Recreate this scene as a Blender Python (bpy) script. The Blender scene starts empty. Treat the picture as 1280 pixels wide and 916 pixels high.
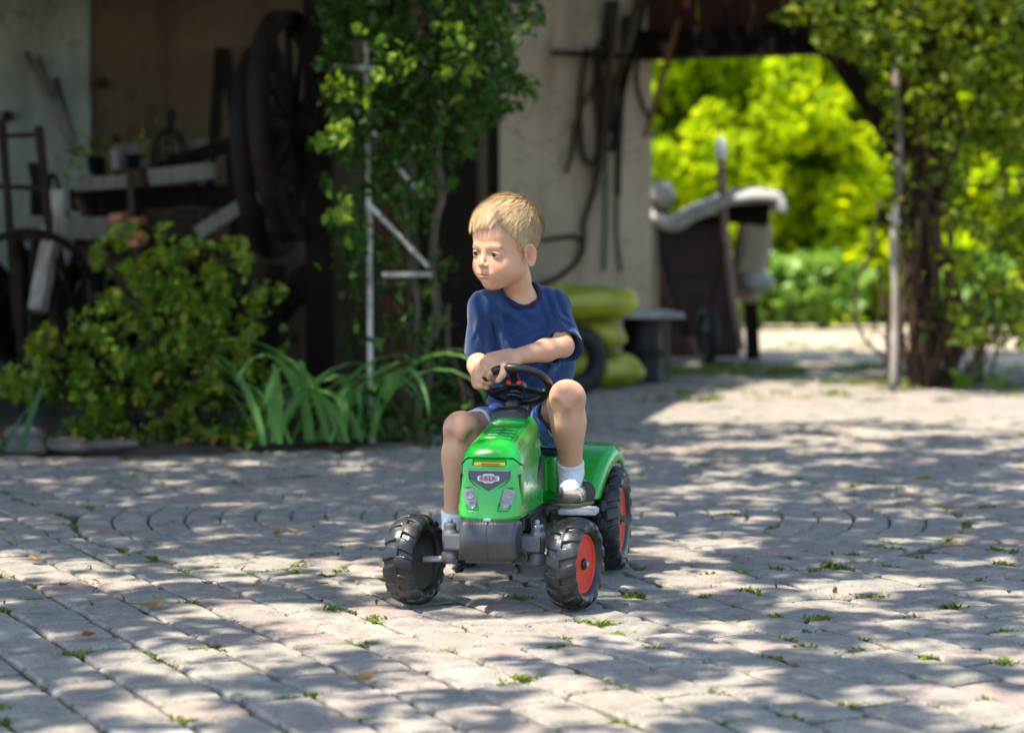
import bpy, bmesh, math, random
import numpy as np
from mathutils import Vector, Matrix, noise

S = bpy.context.scene
rnd = random.Random(7)
rng = np.random.default_rng(7)

# ------------------------------------------------------------------ camera
CAM_H, F_PX, PITCH = 0.755, 2760.0, math.radians(3.09)
cam_data = bpy.data.cameras.new('camera')
cam_data.sensor_width = 36.0
cam_data.lens = 36.0 * F_PX / 1280.0
cam_data.clip_start = 0.1
cam_data.clip_end = 600.0
cam_data.dof.use_dof = True
cam_data.dof.focus_distance = 4.72
cam_data.dof.aperture_fstop = 2.9
cam = bpy.data.objects.new('camera', cam_data)
S.collection.objects.link(cam)
cam.location = (0, 0, CAM_H)
cam.rotation_euler = (math.radians(90) - PITCH, 0, 0)
S.camera = cam

# ------------------------------------------------------------------ sky and sun
SUN = Vector((-0.36, -0.22, 0.90)).normalized()      # towards the sun
el = math.asin(SUN.z)
az = math.atan2(SUN.x, SUN.y)
world = bpy.data.worlds.new('World')
S.world = world
world.use_nodes = True
wn = world.node_tree
sky = wn.nodes.new('ShaderNodeTexSky')
sky.sky_type = 'NISHITA'
sky.sun_disc = False
sky.sun_elevation = el
sky.sun_rotation = az
sky.air_density = 1.0
sky.dust_density = 0.8
wn.links.new(sky.outputs[0], wn.nodes['Background'].inputs[0])
wn.nodes['Background'].inputs[1].default_value = 0.15
sun_data = bpy.data.lights.new('sun', 'SUN')
sun_data.energy = 4.3
sun_data.angle = math.radians(0.55)
sun_data.color = (1.0, 0.92, 0.80)
sun = bpy.data.objects.new('sun', sun_data)
S.collection.objects.link(sun)
sun.rotation_euler = SUN.to_track_quat('Z', 'Y').to_euler()

S.view_settings.view_transform = 'Standard'
S.view_settings.look = 'None'
S.view_settings.gamma = 1.0
S.view_settings.exposure = 1.4
S.cycles.max_bounces = 8
S.cycles.diffuse_bounces = 4
S.cycles.transmission_bounces = 4
S.cycles.transparent_max_bounces = 8
S.cycles.use_adaptive_sampling = True
S.cycles.adaptive_threshold = 0.02
S.cycles.use_denoising = True

# ------------------------------------------------------------------ helpers
def at(px, py, Y):
    """world point at depth Y seen at pixel (px, py) of the 1280x916 photograph"""
    c, s = math.cos(PITCH), math.sin(PITCH)
    u, v = (px - 640) / F_PX, -(py - 458) / F_PX
    d = Vector((u, c + v * s, -s + v * c))
    return Vector((0, 0, CAM_H)) + d * (Y / d.y)

def link(o, parent=None, mat=None):
    S.collection.objects.link(o)
    if parent is not None:
        o.parent = parent
    if mat is not None and o.type == 'MESH':
        for m in (mat if isinstance(mat, (list, tuple)) else [mat]):
            o.data.materials.append(m)
    return o

def tag(o, label=None, cat=None, group=None, kind=None):
    if label: o['label'] = label
    if cat: o['category'] = cat
    if group: o['group'] = group
    if kind: o['kind'] = kind
    return o

def empty(name, loc, rz=0, label=None, cat=None, group=None):
    o = bpy.data.objects.new(name, None)
    o.empty_display_size = 0.1
    S.collection.objects.link(o)
    o.location = loc
    o.rotation_euler = (0, 0, rz)
    return tag(o, label, cat, group)

def world_to(parent):
    """matrix that takes world points into the parent's space (parents here sit at top level)"""
    m = Matrix.LocRotScale(parent.location, parent.rotation_euler, parent.scale)
    return m.inverted()

def mesh_np(name, V, F, mat=None, parent=None, smooth=True, local=True):
    """V (n,3), F (m,k) arrays, one polygon size. If parent and not local: V are world points."""
    V = np.asarray(V, dtype=np.float32).reshape(-1, 3)
    F = np.asarray(F, dtype=np.int32)
    if parent is not None and not local:
        M = np.array(world_to(parent))
        V = V @ M[:3, :3].T + M[:3, 3]
    me = bpy.data.meshes.new(name)
    k = F.shape[1]
    me.vertices.add(len(V)); me.vertices.foreach_set('co', V.astype(np.float32).ravel())
    me.loops.add(F.size); me.loops.foreach_set('vertex_index', F.ravel())
    me.polygons.add(len(F))
    me.polygons.foreach_set('loop_start', np.arange(0, F.size, k, dtype=np.int32))
    me.polygons.foreach_set('use_smooth', np.full(len(F), smooth))
    me.update(calc_edges=True)
    o = bpy.data.objects.new(name, me)
    return link(o, parent, mat)

class MB:
    """collects simple shapes in a bmesh and links them as one object"""
    def __init__(self):
        self.bm = bmesh.new()
    def box(self, c, size, rot=None, bevel=0.0):
        r = bmesh.ops.create_cube(self.bm, size=1.0)
        vs = r['verts']
        M = Matrix.Translation(Vector(c)) @ (rot.to_4x4() if rot is not None else Matrix.Identity(4)) @ Matrix.Diagonal((size[0], size[1], size[2], 1))
        bmesh.ops.transform(self.bm, matrix=M, verts=vs)
        if bevel > 0:
            es = list({e for v in vs for e in v.link_edges})
            bmesh.ops.bevel(self.bm, geom=es, offset=bevel, segments=2, affect='EDGES', profile=0.6)
        return self
    def bar(self, a, b, w, t=None, bevel=0.0, up=(0, 0, 1)):
        a, b = Vector(a), Vector(b)
        d = b - a
        z = d.normalized()
        x = Vector(up).cross(z)
        if x.length < 1e-3: x = Vector((1, 0, 0)).cross(z)
        x.normalize(); y = z.cross(x)
        rot = Matrix((x, y, z)).transposed()
        return self.box((a + b) / 2, (w, t if t else w, d.length), rot, bevel)
    def tube(self, pts, r, n=8, caps=True, closed=False):
        pts = [Vector(p) for p in pts]
        rs = r if isinstance(r, (list, tuple)) else [r] * len(pts)
        rings = []
        prev = None
        N = len(pts)
        for i, p in enumerate(pts):
            if closed:
                t = (pts[(i + 1) % N] - pts[i - 1]).normalized()
            else:
                t = (pts[min(i + 1, N - 1)] - pts[max(i - 1, 0)]).normalized()
            if prev is None:
                x = Vector((0, 0, 1)).cross(t)
                if x.length < 0.1: x = Vector((1, 0, 0)).cross(t)
            else:
                x = prev - t * prev.dot(t)
            x.normalize(); prev = x
            y = t.cross(x)
            rings.append([self.bm.verts.new(p + (x * math.cos(2 * math.pi * k / n) + y * math.sin(2 * math.pi * k / n)) * rs[i]) for k in range(n)])
        m = N if closed else N - 1
        for i in range(m):
            A, B = rings[i], rings[(i + 1) % N]
            for k in range(n):
                f = self.bm.faces.new((A[k], A[(k + 1) % n], B[(k + 1) % n], B[k])); f.smooth = True
        if caps and not closed:
            self.bm.faces.new(rings[0][::-1]); self.bm.faces.new(rings[-1])
        return self
    def lathe(self, prof, c=(0, 0, 0), axis='Z', n=32, rot=None):
        """prof: list of (radius, height)"""
        c = Vector(c)
        rings = []
        for (r, h) in prof:
            ring = []
            for k in range(n):
                a = 2 * math.pi * k / n
                p = Vector((r * math.cos(a), r * math.sin(a), h))
                if axis == 'X': p = Vector((p.z, p.x, p.y))
                elif axis == 'Y': p = Vector((p.y, p.z, p.x))
                if rot is not None: p = rot @ p
                ring.append(self.bm.verts.new(c + p))
            rings.append(ring)
        for A, B in zip(rings, rings[1:]):
            for k in range(n):
                f = self.bm.faces.new((A[k], A[(k + 1) % n], B[(k + 1) % n], B[k])); f.smooth = True
        if (prof[0][0] > 1e-5 and tuple(prof[0]) == tuple(prof[-1])): return self
        if prof[0][0] > 1e-5: self.bm.faces.new(rings[0][::-1])
        if prof[-1][0] > 1e-5: self.bm.faces.new(rings[-1])
        return self
    def prism(self, poly, a, b, axis='Z'):
        """extrude polygon from a to b along axis"""
        def P(u, v, w):
            return {'Z': (u, v, w), 'Y': (u, w, v), 'X': (w, u, v)}[axis]
        A = [self.bm.verts.new(P(u, v, a)) for u, v in poly]
        B = [self.bm.verts.new(P(u, v, b)) for u, v in poly]
        n = len(poly)
        self.bm.faces.new(A[::-1]); self.bm.faces.new(B)
        for k in range(n):
            self.bm.faces.new((A[k], A[(k + 1) % n], B[(k + 1) % n], B[k]))
        return self
    def face(self, pts):
        self.bm.faces.new([self.bm.verts.new(Vector(p)) for p in pts]); return self
    def jitter(self, amp, freq=4.0, seed=0):
        for v in self.bm.verts:
            v.co += noise.noise_vector(v.co * freq + Vector((seed, seed * 2, 0))) * amp
        return self
    def build(self, name, mat=None, parent=None, world=False, smooth=None):
        bm = self.bm
        if world and parent is not None:
            bmesh.ops.transform(bm, matrix=world_to(parent), verts=bm.verts)
        bmesh.ops.recalc_face_normals(bm, faces=bm.faces)
        me = bpy.data.meshes.new(name)
        bm.to_mesh(me); bm.free()
        if smooth is not None:
            me.polygons.foreach_set('use_smooth', np.full(len(me.polygons), smooth))
        o = bpy.data.objects.new(name, me)
        return link(o, parent, mat)

# ------------------------------------------------------------------ materials
def new_mat(name):
    m = bpy.data.materials.new(name); m.use_nodes = True
    nt = m.node_tree
    return m, nt, nt.nodes['Principled BSDF']

def ramp(nt, fac, stops, interp='LINEAR'):
    r = nt.nodes.new('ShaderNodeValToRGB')
    r.color_ramp.interpolation = interp
    cr = r.color_ramp
    while len(cr.elements) < len(stops): cr.elements.new(0.5)
    for e, (p, c) in zip(cr.elements, stops):
        e.position = p; e.color = (c[0], c[1], c[2], 1)
    nt.links.new(fac, r.inputs[0])
    return r.outputs[0]

def tex_coord(nt, scale=(1, 1, 1), kind='Object'):
    tc = nt.nodes.new('ShaderNodeTexCoord')
    mp = nt.nodes.new('ShaderNodeMapping')
    mp.inputs['Scale'].default_value = scale
    nt.links.new(tc.outputs[kind], mp.inputs[0])
    return mp.outputs[0]

def noise_tex(nt, vec, scale=5, detail=4, rough=0.6, dist=0.0):
    n = nt.nodes.new('ShaderNodeTexNoise')
    n.inputs['Scale'].default_value = scale
    n.inputs['Detail'].default_value = detail
    n.inputs['Roughness'].default_value = rough
    n.inputs['Distortion'].default_value = dist
    nt.links.new(vec, n.inputs['Vector'])
    return n.outputs['Fac']

def mixc(nt, fac, a, b, mode='MIX'):
    m = nt.nodes.new('ShaderNodeMix'); m.data_type = 'RGBA'; m.blend_type = mode
    for sock, v in ((m.inputs[0], fac), (m.inputs[6], a), (m.inputs[7], b)):
        if isinstance(v, (int, float)): sock.default_value = v
        elif isinstance(v, tuple): sock.default_value = (v[0], v[1], v[2], 1)
        else: nt.links.new(v, sock)
    return m.outputs[2]

def math_n(nt, op, a, b=None, clamp=False):
    m = nt.nodes.new('ShaderNodeMath'); m.operation = op; m.use_clamp = clamp
    for i, v in enumerate((a, b)):
        if v is None: continue
        if isinstance(v, (int, float)): m.inputs[i].default_value = v
        else: nt.links.new(v, m.inputs[i])
    return m.outputs[0]

def bump(nt, b, height, strength=0.3, dist=0.01, prev=None):
    n = nt.nodes.new('ShaderNodeBump')
    n.inputs['Strength'].default_value = strength
    n.inputs['Distance'].default_value = dist
    nt.links.new(height, n.inputs['Height'])
    if prev is not None: nt.links.new(prev, n.inputs['Normal'])
    nt.links.new(n.outputs[0], b.inputs['Normal'])
    return n.outputs[0]

def simple(name, col, rough=0.5, metal=0.0, var=0.25, scale=8, bump_s=0.15, bump_d=0.002, coat=0.0, spec=0.25, dirt=None, stretch=(1, 1, 1)):
    """a colour with grain, wear and fine relief"""
    m, nt, b = new_mat(name)
    vec = tex_coord(nt, stretch)
    n1 = noise_tex(nt, vec, scale, 5, 0.65)
    lo = tuple(c * (1 - var) for c in col); hi = tuple(min(c * (1 + var), 1) for c in col)
    c = ramp(nt, n1, [(0.3, lo), (0.7, hi)])
    if dirt:
        n2 = noise_tex(nt, vec, scale * 0.35, 6, 0.7, 0.5)
        f = ramp(nt, n2, [(0.45, (0, 0, 0)), (0.62, (1, 1, 1))])
        c = mixc(nt, f, c, dirt)
    nt.links.new(c, b.inputs['Base Color'])
    rr = ramp(nt, n1, [(0.2, (max(rough - 0.08, 0.02),) * 3), (0.8, (min(rough + 0.1, 1),) * 3)])
    nt.links.new(rr, b.inputs['Roughness'])
    b.inputs['Metallic'].default_value = metal
    b.inputs['Coat Weight'].default_value = coat
    b.inputs['Coat Roughness'].default_value = 0.05
    b.inputs['Specular IOR Level'].default_value = spec
    if bump_s > 0:
        n3 = noise_tex(nt, vec, scale * 6, 4, 0.7)
        bump(nt, b, n3, bump_s, bump_d)
    return m

def leaf_mat(name, cols, trans=0.35, rough=0.45):
    m, nt, b = new_mat(name)
    g = nt.nodes.new('ShaderNodeNewGeometry')
    vec = tex_coord(nt)
    n1 = noise_tex(nt, vec, 2.3, 3, 0.6)
    f = math_n(nt, 'ADD', math_n(nt, 'MULTIPLY', g.outputs['Random Per Island'], 0.7), math_n(nt, 'MULTIPLY', n1, 0.3))
    k = len(cols)
    c = ramp(nt, f, [(0.08 + 0.84 * i / (k - 1), cols[i]) for i in range(k)])
    nt.links.new(c, b.inputs['Base Color'])
    b.inputs['Roughness'].default_value = rough
    b.inputs['Specular IOR Level'].default_value = 0.18
    t = nt.nodes.new('ShaderNodeBsdfTranslucent')
    hsv = nt.nodes.new('ShaderNodeHueSaturation')
    hsv.inputs['Value'].default_value = 1.5; hsv.inputs['Saturation'].default_value = 1.1; hsv.inputs['Hue'].default_value = 0.495
    nt.links.new(c, hsv.inputs['Color']); nt.links.new(hsv.outputs[0], t.inputs[0])
    mx = nt.nodes.new('ShaderNodeMixShader'); mx.inputs[0].default_value = trans
    nt.links.new(b.outputs[0], mx.inputs[1]); nt.links.new(t.outputs[0], mx.inputs[2])
    nt.links.new(mx.outputs[0], nt.nodes['Material Output'].inputs[0])
    return m

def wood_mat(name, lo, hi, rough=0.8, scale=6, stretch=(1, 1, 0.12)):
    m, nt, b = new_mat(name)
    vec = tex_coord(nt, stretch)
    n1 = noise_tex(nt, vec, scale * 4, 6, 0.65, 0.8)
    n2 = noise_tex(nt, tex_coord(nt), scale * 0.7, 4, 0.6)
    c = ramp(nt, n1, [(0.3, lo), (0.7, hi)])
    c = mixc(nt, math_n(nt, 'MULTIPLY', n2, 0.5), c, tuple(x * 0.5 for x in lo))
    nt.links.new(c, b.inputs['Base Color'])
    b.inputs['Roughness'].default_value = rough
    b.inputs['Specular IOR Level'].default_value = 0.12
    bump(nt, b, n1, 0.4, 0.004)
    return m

# ------------------------------------------------------------------ leaves
def leaf_cloud(name, pos, size, mat, parent=None, normal_up=0.3, aspect=0.5, droop=0.2, fold=0.25, seed=0, local=False, spread=None, size_var=0.35, flat=False, face=None):
    """many small leaves, each two folded triangles pairs (4 tris); pos (n,3) in world space"""
    g = np.random.default_rng(seed)
    pos = np.asarray(pos, dtype=np.float64)
    n = len(pos)
    if spread is not None: pos = pos + g.normal(0, 1, (n, 3)) * spread
    d = g.normal(0, 1, (n, 3)); d[:, 2] -= droop; d /= np.linalg.norm(d, axis=1, keepdims=True)
    nn = g.normal(0, 1, (n, 3)); nn[:, 2] += normal_up * 3
    if face is not None: nn += np.array(face) * 2.2
    side = np.cross(d, nn); side /= np.linalg.norm(side, axis=1, keepdims=True) + 1e-9
    up = np.cross(side, d)
    L = (size * (1 + size_var * g.normal(0, 1, n))).clip(size * 0.4, size * 1.9)[:, None]
    Wd = L * aspect * 0.5
    base = pos - d * L * 0.5
    l1 = base + d * L * 0.32 - side * Wd * 0.95 + up * Wd * fold * 2
    r1 = base + d * L * 0.32 + side * Wd * 0.95 + up * Wd * fold * 2
    l2 = base + d * L * 0.7 - side * Wd * 0.7 + up * Wd * fold * 1.2
    r2 = base + d * L * 0.7 + side * Wd * 0.7 + up * Wd * fold * 1.2
    mid = base + d * L * 0.5
    tip = base + d * L - up * L * 0.12
    V = np.stack([base, l1, l2, tip, r2, r1, mid], 1).reshape(-1, 3)
    o = np.arange(n)[:, None] * 7
    F = np.concatenate([o + np.array([[0, 6, 2, 1]]), o + np.array([[6, 3, 2, 2]])[:, :4] * 1], 0) if False else None
    q1 = o + np.array([[0, 6, 2, 1]]); q2 = o + np.array([[0, 5, 4, 6]])
    t1 = o + np.array([[6, 3, 2]]); t2 = o + np.array([[6, 4, 3]])
    me = bpy.data.meshes.new(name)
    V = V.astype(np.float32)
    if parent is not None and not local:
        M = np.array(world_to(parent)); V = (V @ M[:3, :3].T + M[:3, 3]).astype(np.float32)
    if flat:                       # crowns out of the picture need only a rhombus per leaf
        tris0 = [o + np.array([[0, 5, 3]]), o + np.array([[0, 3, 1]])]
    tris = np.concatenate(tris0 if flat else [t1, t2, q1[:, [0, 1, 2]], q1[:, [0, 2, 3]], q2[:, [0, 1, 2]], q2[:, [0, 2, 3]]], 0).astype(np.int32)
    me.vertices.add(len(V)); me.vertices.foreach_set('co', V.ravel())
    me.loops.add(tris.size); me.loops.foreach_set('vertex_index', tris.ravel())
    me.polygons.add(len(tris)); me.polygons.foreach_set('loop_start', np.arange(0, tris.size, 3, dtype=np.int32))
    me.update(calc_edges=True)
    ob = bpy.data.objects.new(name, me)
    return link(ob, parent, mat)

# ------------------------------------------------------------------ signed-distance modelling
def smin(a, b, k):
    if k <= 0: return np.minimum(a, b)
    h = np.maximum(k - np.abs(a - b), 0) / k
    return np.minimum(a, b) - h * h * k * 0.25
def smax(a, b, k): return -smin(-a, -b, k)

def p_cone(a, b, r1, r2):
    a = np.array(a, float); b = np.array(b, float); ba = b - a; L2 = float(ba @ ba) + 1e-12
    def f(x, y, z):
        t = ((x - a[0]) * ba[0] + (y - a[1]) * ba[1] + (z - a[2]) * ba[2]) / L2
        t = np.clip(t, 0, 1)
        dx = x - a[0] - t * ba[0]; dy = y - a[1] - t * ba[1]; dz = z - a[2] - t * ba[2]
        return np.sqrt(dx * dx + dy * dy + dz * dz) - (r1 + (r2 - r1) * t)
    R = max(r1, r2)
    return f, np.minimum(a, b) - R, np.maximum(a, b) + R

def p_ell(c, r, R=None):
    """R: 3x3 whose COLUMNS are the ellipsoid's axes"""
    c = np.array(c, float); r = np.array(r, float)
    R = np.eye(3) if R is None else np.array(R, float)
    def f(x, y, z):
        dx, dy, dz = x - c[0], y - c[1], z - c[2]
        q = [(R[0, i] * dx + R[1, i] * dy + R[2, i] * dz) for i in range(3)]
        k0 = np.sqrt(sum((q[i] / r[i]) ** 2 for i in range(3)))
        k1 = np.sqrt(sum((q[i] / r[i] ** 2) ** 2 for i in range(3))) + 1e-9
        return k0 * (k0 - 1) / k1
    e = np.sqrt(((R * r[None, :]) ** 2).sum(1))
    return f, c - e, c + e

def p_box(c, h, rd=0.0, R=None):
    c = np.array(c, float); h = np.array(h, float) - rd
    R = np.eye(3) if R is None else np.array(R, float)
    def f(x, y, z):
        dx, dy, dz = x - c[0], y - c[1], z - c[2]
        q = [np.abs(R[0, i] * dx + R[1, i] * dy + R[2, i] * dz) - h[i] for i in range(3)]
        m = np.maximum(np.maximum(q[0], q[1]), q[2])
        return np.sqrt(sum(np.maximum(a, 0) ** 2 for a in q)) + np.minimum(m, 0) - rd
    e = np.abs(R) @ (h + rd)
    return f, c - e, c + e

class Field:
    def __init__(self, lo, hi, res):
        self.lo = np.array(lo, float); self.res = res
        self.n = np.ceil((np.array(hi, float) - self.lo) / res).astype(int) + 1
        self.d = np.full(self.n, 0.5, np.float32)
        self.ax = [(self.lo[i] + np.arange(self.n[i]) * res).astype(np.float32) for i in range(3)]
    def _sl(self, lo, hi, m):
        a = np.clip(np.floor((np.array(lo) - m - self.lo) / self.res).astype(int), 0, self.n)
        b = np.clip(np.ceil((np.array(hi) + m - self.lo) / self.res).astype(int) + 1, 0, self.n)
        return tuple(slice(int(p), int(q)) for p, q in zip(a, b))
    def grid(self, s=None):
        s = s or (slice(None),) * 3
        return self.ax[0][s[0]][:, None, None], self.ax[1][s[1]][None, :, None], self.ax[2][s[2]][None, None, :]
    def add(self, prim, k=0.01, op='add'):
        f, lo, hi = prim
        s = self._sl(lo, hi, k + 6 * self.res)
        if any(q.stop <= q.start for q in s): return self
        v = f(*self.grid(s)).astype(np.float32)
        self.d[s] = smin(self.d[s], v, k) if op == 'add' else smax(self.d[s], -v, k)
        return self
    def sub(self, prim, k=0.004): return self.add(prim, k, 'sub')
    def mesh(self, disp=None):
        d = self.d
        ins = d < 0
        nx, ny, nz = d.shape
        c = np.zeros((nx - 1, ny - 1, nz - 1), np.uint8)
        for i in (0, 1):
            for j in (0, 1):
                for k in (0, 1):
                    c += ins[i:nx - 1 + i, j:ny - 1 + j, k:nz - 1 + k]
        act = (c > 0) & (c < 8)
        I, J, K = np.nonzero(act)
        idx = np.full(c.shape, -1, np.int32); idx[I, J, K] = np.arange(len(I))
        acc = np.zeros((len(I), 3)); cnt = np.zeros(len(I))
        corners = [(i, j, k) for i in (0, 1) for j in (0, 1) for k in (0, 1)]
        vals = {cc: d[I + cc[0], J + cc[1], K + cc[2]].astype(np.float64) for cc in corners}
        for A in corners:
            for ax in range(3):
                if A[ax] == 1: continue
                B = list(A); B[ax] = 1; B = tuple(B)
                v0, v1 = vals[A], vals[B]
                m = (v0 < 0) != (v1 < 0)
                t = np.where(m, v0 / np.where(m, v0 - v1, 1), 0)
                P = np.zeros((len(I), 3)); P[:] = A; P[:, ax] += t
                acc += P * m[:, None]; cnt += m
        V = acc / cnt[:, None] + np.stack([I, J, K], 1)
        V = V * self.res + self.lo
        quads = []
        def emit(e0, e1, c4):
            for flip, M in ((False, e0 & ~e1), (True, ~e0 & e1)):
                a, b, cc = np.nonzero(M)
                q = np.stack([idx[a + o[0], b + o[1], cc + o[2]] for o in c4], 1)
                quads.append(q[:, ::-1] if flip else q)
        e0 = ins[:-1, 1:-1, 1:-1]; e1 = ins[1:, 1:-1, 1:-1]
        emit(e0, e1, [(0, 0, 0), (0, 1, 0), (0, 1, 1), (0, 0, 1)])
        e0 = ins[1:-1, :-1, 1:-1]; e1 = ins[1:-1, 1:, 1:-1]
        emit(e0, e1, [(0, 0, 0), (0, 0, 1), (1, 0, 1), (1, 0, 0)])
        e0 = ins[1:-1, 1:-1, :-1]; e1 = ins[1:-1, 1:-1, 1:]
        emit(e0, e1, [(0, 0, 0), (1, 0, 0), (1, 1, 0), (0, 1, 0)])
        Q = np.concatenate(quads, 0)
        Q = Q[(Q >= 0).all(1)]
        return V, Q

def sdf_obj(name, fld, mat, parent=None, local=True, smooth_it=1):
    V, Q = fld.mesh()
    for _ in range(smooth_it):                                # one relaxed pass evens out the grid
        a = np.zeros_like(V); w = np.zeros(len(V))
        for i in range(4):
            p, q = Q[:, i], Q[:, (i + 1) % 4]
            for d_ in range(3):
                a[:, d_] += np.bincount(p, V[q, d_], len(V)) + np.bincount(q, V[p, d_], len(V))
            w += np.bincount(p, minlength=len(V)) + np.bincount(q, minlength=len(V))
        V = V * 0.45 + 0.55 * a / np.maximum(w, 1)[:, None]
    return mesh_np(name, V, Q, mat, parent, True, local)

def pillow(L, W, H, seed, nu=28, nv=18, e=0.55, amp=0.02, freq=5):
    """a filled sack: superellipsoid with creases; returns V, F"""
    def sp(c, p): return math.copysign(abs(c) ** p, c)
    V = []
    for j in range(nv + 1):
        v = -math.pi / 2 + math.pi * j / nv
        for i in range(nu):
            u = 2 * math.pi * i / nu
            p = Vector((L / 2 * sp(math.cos(v), 0.8) * sp(math.cos(u), e), W / 2 * sp(math.cos(v), 0.8) * sp(math.sin(u), e), H / 2 * sp(math.sin(v), 0.9)))
            q = p + Vector((seed, seed * 1.7, 0))
            p += noise.noise_vector(q * freq) * amp + noise.noise_vector(q * freq * 3) * amp * 0.35
            V.append(p)
    F = []
    for j in range(nv):
        for i in range(nu):
            F.append((j * nu + i, j * nu + (i + 1) % nu, (j + 1) * nu + (i + 1) % nu, (j + 1) * nu + i))
    return np.array([tuple(v) for v in V]), np.array(F)

def place(V, loc, rot):
    R = np.array(rot.to_matrix() if hasattr(rot, 'to_matrix') else rot)
    return V @ R.T + np.array(loc)

def copy_tree(o, parent=None):
    c = o.copy(); S.collection.objects.link(c); c.parent = parent
    for ch in list(o.children): copy_tree(ch, c)
    return c
# ================================================================== SETTING
def speckle_ground(name, stops, scale, bump_s=0.5, bump_d=0.01, rough=0.95):
    m, nt, b = new_mat(name)
    vec = tex_coord(nt)
    n1 = noise_tex(nt, vec, scale, 8, 0.7)
    n2 = noise_tex(nt, vec, scale * 9, 4, 0.7)
    f = math_n(nt, 'ADD', math_n(nt, 'MULTIPLY', n1, 0.65), math_n(nt, 'MULTIPLY', n2, 0.35))
    nt.links.new(ramp(nt, f, stops), b.inputs['Base Color'])
    b.inputs['Roughness'].default_value = rough
    bump(nt, b, n2, bump_s, bump_d)
    return m

M_earth = speckle_ground('earth', [(0.35, (0.05, 0.05, 0.022)), (0.5, (0.10, 0.075, 0.05)), (0.62, (0.14, 0.11, 0.075))], 7)
M_joint = speckle_ground('joint_soil', [(0.36, (0.045, 0.06, 0.018)), (0.5, (0.085, 0.068, 0.045)), (0.62, (0.17, 0.14, 0.10))], 5)
M_dust = speckle_ground('pale_dust', [(0.3, (0.20, 0.17, 0.12)), (0.5, (0.36, 0.30, 0.22)), (0.7, (0.44, 0.37, 0.28))], 2.2)
M_bed = speckle_ground('bed_soil', [(0.3, (0.02, 0.018, 0.01)), (0.6, (0.06, 0.045, 0.03)), (0.75, (0.11, 0.08, 0.05))], 6)

def sheet(name, x0, x1, y0, y1, z, mat, div=1, parent=None, amp=0.0):
    nx = max(int((x1 - x0) * div), 1); ny = max(int((y1 - y0) * div), 1)
    nx = min(nx, 160); ny = min(ny, 160)
    X, Y = np.meshgrid(np.linspace(x0, x1, nx + 1), np.linspace(y0, y1, ny + 1), indexing='ij')
    Z = np.full_like(X, z)
    if amp:
        for i in range(nx + 1):
            for j in range(ny + 1):
                Z[i, j] += amp * (noise.noise(Vector((X[i, j] * 1.3, Y[i, j] * 1.3, 3))) + 0.3 * noise.noise(Vector((X[i, j] * 5, Y[i, j] * 5, 9))))
    V = np.stack([X, Y, Z], -1).reshape(-1, 3)
    i, j = np.meshgrid(np.arange(nx), np.arange(ny), indexing='ij')
    a = (i * (ny + 1) + j).ravel()
    F = np.stack([a, a + ny + 1, a + ny + 2, a + 1], 1)
    return mesh_np(name, V, F, mat, parent)

tag(sheet('ground', -300, 300, -60, 500, -0.035, M_earth), kind='structure')
paving = tag(sheet('courtyard_paving', -6.2, 8.5, 1.5, 13.2, -0.0125, M_joint, 6, amp=0.002), kind='structure')
tag(sheet('yard_track', -6.0, 25, 13.2, 24.5, -0.008, M_dust, 4, amp=0.012), kind='structure')

# ---- paver stones
def paver_mat():
    m, nt, b = new_mat('concrete_paver')
    g = nt.nodes.new('ShaderNodeNewGeometry'); oi = nt.nodes.new('ShaderNodeObjectInfo')
    tc = nt.nodes.new('ShaderNodeTexCoord')
    r = math_n(nt, 'FRACT', math_n(nt, 'ADD', g.outputs['Random Per Island'], math_n(nt, 'MULTIPLY', oi.outputs['Random'], 7.31)))
    base = ramp(nt, r, [(0.0, (0.325, 0.295, 0.245)), (0.25, (0.41, 0.36, 0.29)), (0.45, (0.30, 0.285, 0.24)), (0.62, (0.39, 0.32, 0.265)), (0.78, (0.345, 0.32, 0.265)), (0.9, (0.385, 0.28, 0.235)), (1.0, (0.43, 0.40, 0.34))], 'LINEAR')
    sx = nt.nodes.new('ShaderNodeMapping'); sx.inputs['Scale'].default_value = (1, 1, 1)
    nt.links.new(g.outputs['Position'], sx.inputs[0])
    P = sx.outputs[0]
    n1 = noise_tex(nt, P, 14, 6, 0.7)
    n2 = noise_tex(nt, P, 160, 4, 0.75)
    n3 = noise_tex(nt, P, 2.2, 4, 0.6)
    c = mixc(nt, ramp(nt, n1, [(0.42, (0, 0, 0)), (0.66, (0.75,) * 3)]), base, (0.17, 0.155, 0.13))
    c = mixc(nt, ramp(nt, n2, [(0.35, (0.8,) * 3), (0.52, (0, 0, 0))]), c, (0.13, 0.125, 0.12))
    c = mixc(nt, ramp(nt, n2, [(0.6, (0, 0, 0)), (0.75, (0.5,) * 3)]), c, (0.55, 0.52, 0.48))
    c = mixc(nt, ramp(nt, n3, [(0.5, (0, 0, 0)), (0.75, (0.35,) * 3)]), c, (0.24, 0.20, 0.15))
    nt.links.new(c, b.inputs['Base Color'])
    b.inputs['Roughness'].default_value = 0.9
    b.inputs['Specular IOR Level'].default_value = 0.3
    h = math_n(nt, 'ADD', n1, math_n(nt, 'MULTIPLY', n2, 0.45))
    bump(nt, b, h, 0.8, 0.008)
    return m
M_paver = paver_mat()

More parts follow.
